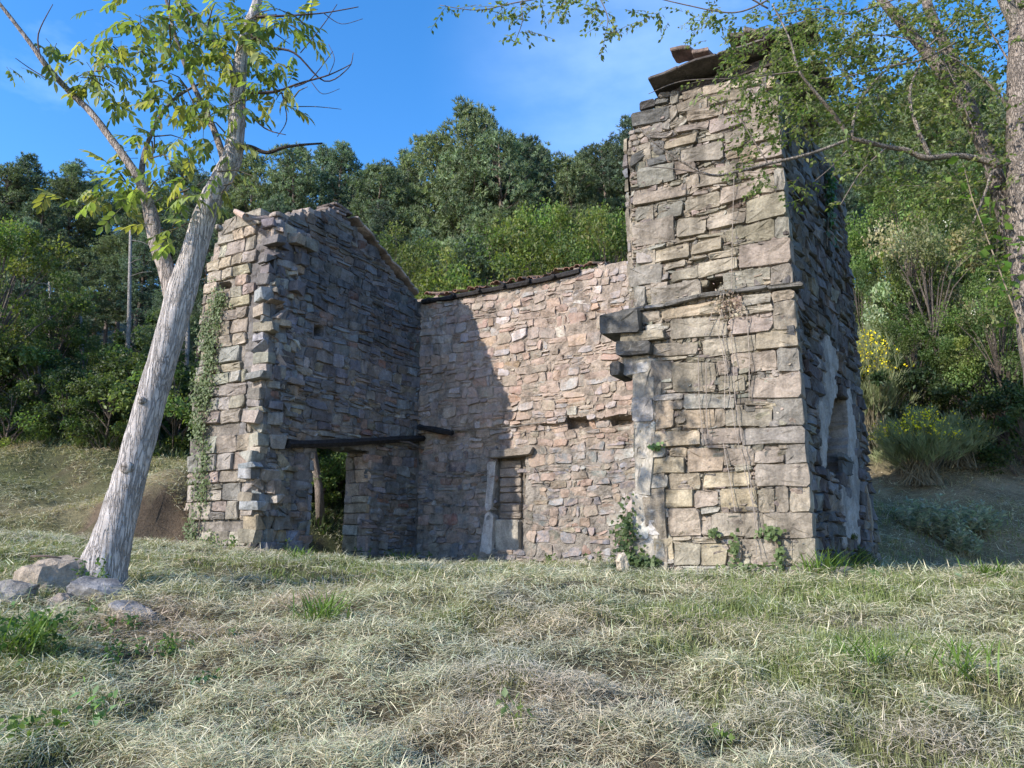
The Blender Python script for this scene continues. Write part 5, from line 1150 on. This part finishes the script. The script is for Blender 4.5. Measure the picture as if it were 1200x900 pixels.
# leafy weeds at lower left and small weeds in the hay
def weed(px_, Y, n_, r, h, ls, colr, label):
    p = gpt(px_, Y); root = thing('leafy_weed', tuple(p), label, 'weed', 'leafy weeds'); bf = Buf(); PL_ = []
    for k in range(max(2, n_ // 14)):
        a = rt.uniform(0, 6.28); rr_ = rt.random() ** .5 * r; b0 = p + Vector((math.cos(a) * rr_, math.sin(a) * rr_, -.02)); tp_ = b0 + Vector((rt.gauss(0, .06), rt.gauss(0, .06), h * rt.uniform(.5, 1.1)))
        V, F = tube([b0, b0.lerp(tp_, .5), tp_], [.004, .004, .002], 3, None, 0, False); bf.add(V, F, (.13, .16, .05)); PL_ += [b0.lerp(tp_, rt.uniform(.25, 1)) + Vector((rt.gauss(0, .03), rt.gauss(0, .03), 0)) for _ in range(14)]
    tag(bf.obj('stems', M_TWIG, root), kind='stuff'); V, F, C_ = leaves(np.array(PL_), ls, colr, N, aspect=.65, up=1.0); obj('foliage', V, F, M_LEAF, root, C_)
for a in ((45, 6.5, 190, .4, .22, .05, (.07, .14, .04), 'dense dark nettle-like weeds in front of the pale boulder, lower left'), (18, 5.7, 200, .4, .3, .06, (.075, .14, .035), 'dark leafy weeds under the rock at the left edge'), (120, 6.6, 110, .35, .16, .045, (.07, .13, .035), 'leafy weeds below the flat grey rock'),
          (165, 6.2, 80, .3, .14, .045, (.07, .13, .04), 'leafy weeds before the small grey slab'), (205, 6.2, 110, .35, .18, .045, (.07, .12, .04), 'dark weeds right of the small grey slab'), (90, 5.7, 110, .4, .15, .045, (.065, .12, .035), 'dark leafy weeds in the lower left hay, nearest of the weed belt'), (290, 6.6, 70, .3, .14, .04, (.09, .14, .05), 'low weeds in the hay left of the tall grass tuft'), (1050, 5.0, 60, .3, .12, .04, (.10, .16, .05), 'low green weeds in the right foreground hay'), (905, 6.8, 60, .35, .12, .04, (.10, .16, .05), 'low green weeds in the middle of the meadow before the tower'), (128, 4.5, 28, .08, .3, .06, (.15, .25, .10), 'young upright weed with pale green leaves, lower left'), (15, 4.3, 70, .2, .22, .06, (.12, .19, .04), 'yellow-green weeds in the bottom left corner'), (232, 5.3, 30, .1, .14, .05, (.06, .13, .05), 'small green clover patch in the hay left of centre'),
          (616, 4.3, 14, .02, .2, .055, (.2, .26, .11), 'single tiny weed standing up in the middle of the foreground'), (715, 4.35, 40, .08, .12, .05, (.07, .14, .04), 'small dark green weed right of centre foreground'), (845, 4.4, 26, .08, .1, .05, (.15, .22, .06), 'small light green weed in the right foreground'), (100, 8.2, 120, .14, .45, .06, (.08, .14, .04), 'ivy-like shoots at the foot of the leaning trunk'), (663, 4.1, 20, .06, .06, .04, (.12, .22, .05), 'tiny green patch at the bottom centre')):
    weed(*a)
for k, (px_, Y) in enumerate(((250, 15.2), (345, 16.2), (440, 18.6), (505, 18.9), (560, 18.3), (640, 17.0), (700, 15.6), (1000, 12.2))):
    weed(px_, Y, 90, .5, .38, .075, (.11, .16, .055), 'leafy nettle patch growing along the foot of the ruin walls')
for k in range(8):
    p = gpt((300, 420, 475, 545, 625, 690, 780, 985)[k], (14.6, 16.8, 18.0, 18.2, 16.8, 14.8, 11.3, 10.6)[k]); h_ = rng.uniform(.1, .2)
    V, F = chunk((p.x, p.y, p.z + h_ * .2), (math.cos(k), math.sin(k), .15), (-math.sin(k), math.cos(k), 0), (0, 0, 1), h_ * 1.5, h_, h_ * .6, rng, 14)
    tag(obj('fallen_stone', V, F, M_STONE, None, np.tile(pick(rng, dict(g=3, t=3, s=1)), (len(V), 1)), False, tuple(p)), 'single fallen stone half hidden in grass along the wall feet', 'stone', 'fallen stones along the wall feet')
# sticks
for pts_, r, lab in ((((1015, 10.6, .05), (1090, 11.2, .9), ), .012, None),):
    pass
a = Vector(GAB.p(*GAB.uv(363, 594), -.9)); b2 = Vector(GAB.p(*GAB.uv(388, 560), -.6)); a.z = gz1(a.x, a.y) + .3
V, F = tube([a, a.lerp(b2, .5) + Vector((0, 0, .05)), b2], [.02, .02, .015], 6); tag(obj('stick', V, F, M_WOOD, None, np.tile(np.array([.42, .36, .3]), (len(V), 1)), True, a), 'pale stick leaning in the doorway opening of the gable wall', 'stick')
a = at(36, 652, 8.0); b2 = at(72, 654, 8.0); V, F = tube([a, a.lerp(b2, .5) + Vector((0, 0, .012)), b2], [.012, .012, .008], 5); tag(obj('stick', V, F, M_WOOD, None, np.tile(np.array([.12, .09, .08]), (len(V), 1)), True, a), 'thin dark stick lying on the pale boulder at the left', 'stick')

# ------------------------------------------------------------------ hay and grass (uncountable)
CORN = [FRONT.p(0, 0), FRONT.p(uL, 0)]
def inside_ruin(X, Y):
    """points under the tower or the walls"""
    X = np.asarray(X); Y = np.asarray(Y)
    def loc(pl): dx = X - pl.o.x; dy = Y - pl.o.y; return dx * pl.d.x + dy * pl.d.y, dx * pl.n.x + dy * pl.n.y
    u, d = loc(FRONT); m1 = (u > -.2) & (u < uL) & (d < .03) & (d > -3.4)
    s, e = loc(SIDE); m1 |= (s > 0) & (s < SIDELEN) & (e < .03) & (e > -2.2)
    u, d = loc(GAB); m2 = (u > 0) & (u < uK + .5) & (d < .03) & (d > -TG) & ~((u > du0) & (u < du1))
    u, d = loc(BACK); m3 = (u > -.5) & (u < bL) & (d < .03) & (d > -.65)
    u, d = loc(FRONT); m4 = (u > uG) & (u < uA) & (d < .03) & (d > -.7)
    return m1 | m2 | m3 | m4
def steep(X, Y): return (np.abs(X + 8.3) < 1.6) & (Y > 16.3) & (Y < 17.65)
def scatter(n_, y0, y1, p, slope=.82, pad=.6, ycond=None):
    r = N.random(n_); Y = (y0 ** (1 - p) + r * (y1 ** (1 - p) - y0 ** (1 - p))) ** (1 / (1 - p)) if abs(p - 1) > 1e-3 else y0 * (y1 / y0) ** r
    X = N.uniform(-1, 1, n_) * (Y * slope + pad); k = ~inside_ruin(X, Y) & ~(steep(X, Y) & (N.random(len(X)) < .9)); return X[k], Y[k]
def strands(X, Y, Z0, ln, wd, colr, pitch, bend, mat=0):
    n = len(X); az = N.uniform(0, 2 * np.pi, n) if not mat else (vnoise(X * 1.7, Y * 1.7, 71) + .5 * vnoise(X * 4, Y * 4, 72)) * 9 + N.normal(0, .75, n) + np.pi * N.integers(0, 2, n); P = np.stack([X, Y, Z0], 1); cp, sp_ = np.cos(pitch), np.sin(pitch)
    D = np.stack([np.cos(az) * cp, np.sin(az) * cp, sp_], 1); H_ = np.stack([np.cos(az + bend[1]), np.sin(az + bend[1]), np.zeros(n)], 1)
    S = np.stack([-np.sin(az), np.cos(az), N.uniform(-.5, .5, n)], 1); ln = ln[:, None]; wd = wd[:, None]; bz = bend[0][:, None]
    mid = P + D * ln * .5 + H_ * ln * bz * .15; tip = P + D * ln + H_ * ln * bz * .6 - np.array([0, 0, 1]) * ln * np.abs(bz) * .35
    V = np.stack([P - S * wd * .5, P + S * wd * .5, mid - S * wd * .45, mid + S * wd * .45, tip], 1).reshape(-1, 3)
    i = np.arange(n)[:, None] * 5; F = np.concatenate([i + [0, 1, 3], i + [0, 3, 2], i + [2, 3, 4]], 1).reshape(-1, 3)
    return V, F, np.repeat(colr, 5, 0)
def strawcol(n):
    base = np.array([(.44, .40, .27), (.52, .48, .34), (.36, .36, .23), (.38, .32, .21), (.29, .33, .20)])[N.integers(0, 5, n)]
    return base * N.uniform(.8, 1.55, (n, 1))
# hay mat
X, Y = scatter(560000, 2.7, 18, 1.25)
Xb = N.uniform(-22, -4, 110000); Yb = N.uniform(12.5, 24, 110000); kb = (np.abs(Xb) < Yb * .85 + 1) & ~inside_ruin(Xb, Yb) & ~steep(Xb, Yb) & (vnoise(Xb * .7, Yb * .9, 55) > -.22); X = np.concatenate([X, Xb[kb]]); Y = np.concatenate([Y, Yb[kb]])
ga = green_amount(X, Y) * (Y < 14); keep = N.random(len(X)) > np.where(Y > 9, np.minimum(ga, .5), ga) * .5; X, Y = X[keep], Y[keep]; n = len(X)
lump = np.clip(vnoise(X * 2.7, Y * 3.4, 3) + .5, 0, 1) + .5 * vnoise(X * .8, Y * 1.0, 41)
holes = vnoise(X * 4.5, Y * 5.5, 48) + .6 * vnoise(X * 11, Y * 12, 49)
keep = (N.random(n) < np.clip(lump * 1.5 + .1, .25, 1)) & ~((holes < -.30) & (N.random(n) < .85)); X, Y, lump = X[keep], Y[keep], lump[keep]; n = len(X)
Z0 = ground_z(X, Y) + N.uniform(-.01, .06, n) * (1 + lump)
pinkish = np.clip((vnoise(X * .9, Y * 1.4, 45) - .1) * 2.2, 0, .8)[:, None]
cs_ = strawcol(n) * (1 - pinkish) + pinkish * np.array([.50, .38, .29]) * N.uniform(.7, 1.15, (n, 1))
grey = np.clip(vnoise(X * .6, Y * .9, 46) * 2.2, 0, 1)[:, None]; cs_ = cs_ * (1 - .5 * grey) + .5 * grey * np.array([.34, .36, .30])
V, F, C_ = strands(X, Y, Z0, N.uniform(.05, .19, n) * np.clip(Y / 6, .8, 1.4), .0027 * (Y / 4) ** .8 * N.uniform(.6, 1.7, n), cs_, N.normal(.10, .30, n), (N.normal(0, .3, n), N.uniform(-1, 1, n)), 1)
tag(obj('cut_hay', V, F, M_STRAW, None, C_), 'mown dry hay and straw covering the meadow in front of the ruin', 'hay', kind='stuff')
# stubble and green grass in the meadow
X, Y = scatter(260000, 2.7, 16.5, 1.2); ga = green_amount(X, Y); keep = N.random(len(X)) < np.clip(np.where(Y > 9.5, np.minimum(ga, .45 + .9 * vnoise(X * 1.2, Y * 1.2, 58)), ga) * 1.1, .08, 1); X, Y, ga = X[keep], Y[keep], ga[keep]; n = len(X)
g1 = np.array([.145, .205, .055]); g2 = np.array([.24, .28, .10]); g3 = np.array([.36, .33, .19]); r = N.random((n, 1)); mixr = np.clip(ga[:, None] + N.uniform(-.3, .3, (n, 1)), 0, 1)
cg = ((g1 * r + g2 * (1 - r)) * mixr + g3 * (1 - mixr)) * N.uniform(.7, 1.25, (n, 1))
cg[N.random(n) < .15] *= .7
hgt = (.05 + .09 * ga) * N.uniform(.5, 1.5, n) * np.interp(Y, [4, 8, 11, 16], [.8, 1.1, .85, .85])
V, F, C_ = strands(X, Y, ground_z(X, Y) - .01, hgt, 0.0036 * (Y / 4) ** .8 * N.uniform(.7, 1.4, n), cg, N.uniform(.8, 1.5, n), (N.normal(.2, .35, n), N.uniform(-1, 1, n)))
tag(obj('meadow_grass', V, F, M_GRASS, None, C_), 'short green and yellowish grass growing through the hay', 'grass', kind='stuff')
# lusher strip along the wall feet, in the ruin and beyond
X, Y = scatter(190000, 10.5, 25, 1.0, .85, 1); kk_ = N.random(len(X)) < np.clip(np.where(Y < 16, .16, .45) + 2.0 * vnoise(X * 1.0, Y * 1.2, 54) + .8 * vnoise(X * 3, Y * 3, 56), .04, 1); X, Y = X[kk_], Y[kk_]; n = len(X)
st_ = np.interp(X, [-14, -8.5, -6.5, -3, 3, 5.2, 6.6, 9, 14], [15.5, 17.2, 19, 24, 22, 17.0, 13.6, 14.2, 13.8])
inb = Y > st_
cg = (np.array([.14, .19, .055]) + N.random((n, 1)) * np.array([.14, .11, .06])) * N.uniform(.7, 1.25, (n, 1))
dry = (inb & (X > 5)) | ((X < -5) & (vnoise(X * .8, Y * .8, 51) > -.22) & (Y < 23)) | (vnoise(X * 1.3, Y * 1.3, 53) > .12) | (N.random(n) < .28); cg[dry] = np.array([.40, .35, .22]) * N.uniform(.6, 1.2, (dry.sum(), 1))
hgt = np.where(inb, .20, .12 + .16 * vnoise(X * 1.5, Y * 1.5, 52)) * N.uniform(.4, 1.6, n) * np.where((X < -5) & (Y < 23), .5, np.where((Y < 16.5) & (X > -5) & (X < 3.5), .38, np.where(Y < 18, .6, 1)))
V, F, C_ = strands(X, Y, ground_z(X, Y) - .02, hgt, .010 * N.uniform(.6, 1.3, n), cg, N.uniform(.6, 1.5, n), (N.normal(.2, .4, n), N.uniform(-1, 1, n)))
tag(obj('long_grass', V, F, M_GRASS, None, C_), 'longer green and dry grass along the wall feet and on the banks', 'grass', kind='stuff')
X, Y = scatter(60000, 22, 46, 1.0, .9, 2); n = len(X); cg = np.array([.07, .10, .04]) * N.uniform(.6, 1.4, (n, 1))
V, F, C_ = strands(X, Y, ground_z(X, Y, False) - .02, N.uniform(.2, .6, n), .05 * N.uniform(.6, 1.4, n), cg, N.uniform(.6, 1.5, n), (N.normal(.2, .4, n), N.uniform(-1, 1, n)))
tag(obj('undergrowth', V, F, M_GRASS, None, C_), 'green undergrowth on the forest floor of the hillside', 'undergrowth', kind='stuff')

# identical labels told apart by their order from left to right
by = {}
for o in SC.objects:
    if o.parent is None and 'label' in o.keys(): by.setdefault(o['label'], []).append(o)
for lb2, os_ in by.items():
    if len(os_) < 2: continue
    os_.sort(key=lambda o: o.location.x / max(1, o.location.y)); n = len(os_)
    w_ = {2: ['left one', 'right one'], 3: ['leftmost', 'middle one', 'rightmost']}.get(n) or [f'number {["one","two","three","four","five","six","seven","eight"][min(i, 7)]} from the left' for i in range(n)]
    for o, q in zip(os_, w_): o['label'] = ' '.join((lb2 + ', ' + q).split())

for o in SC.objects:
    if 'label' in o.keys() and o.parent is None and len(o['label'].replace('-', ' ').split()) > 16: o['label'] = o['label'].replace('understorey ', '').replace('hillside ', '').replace(', in front of the dark pines', '').replace('close to the right side of', 'right beside')
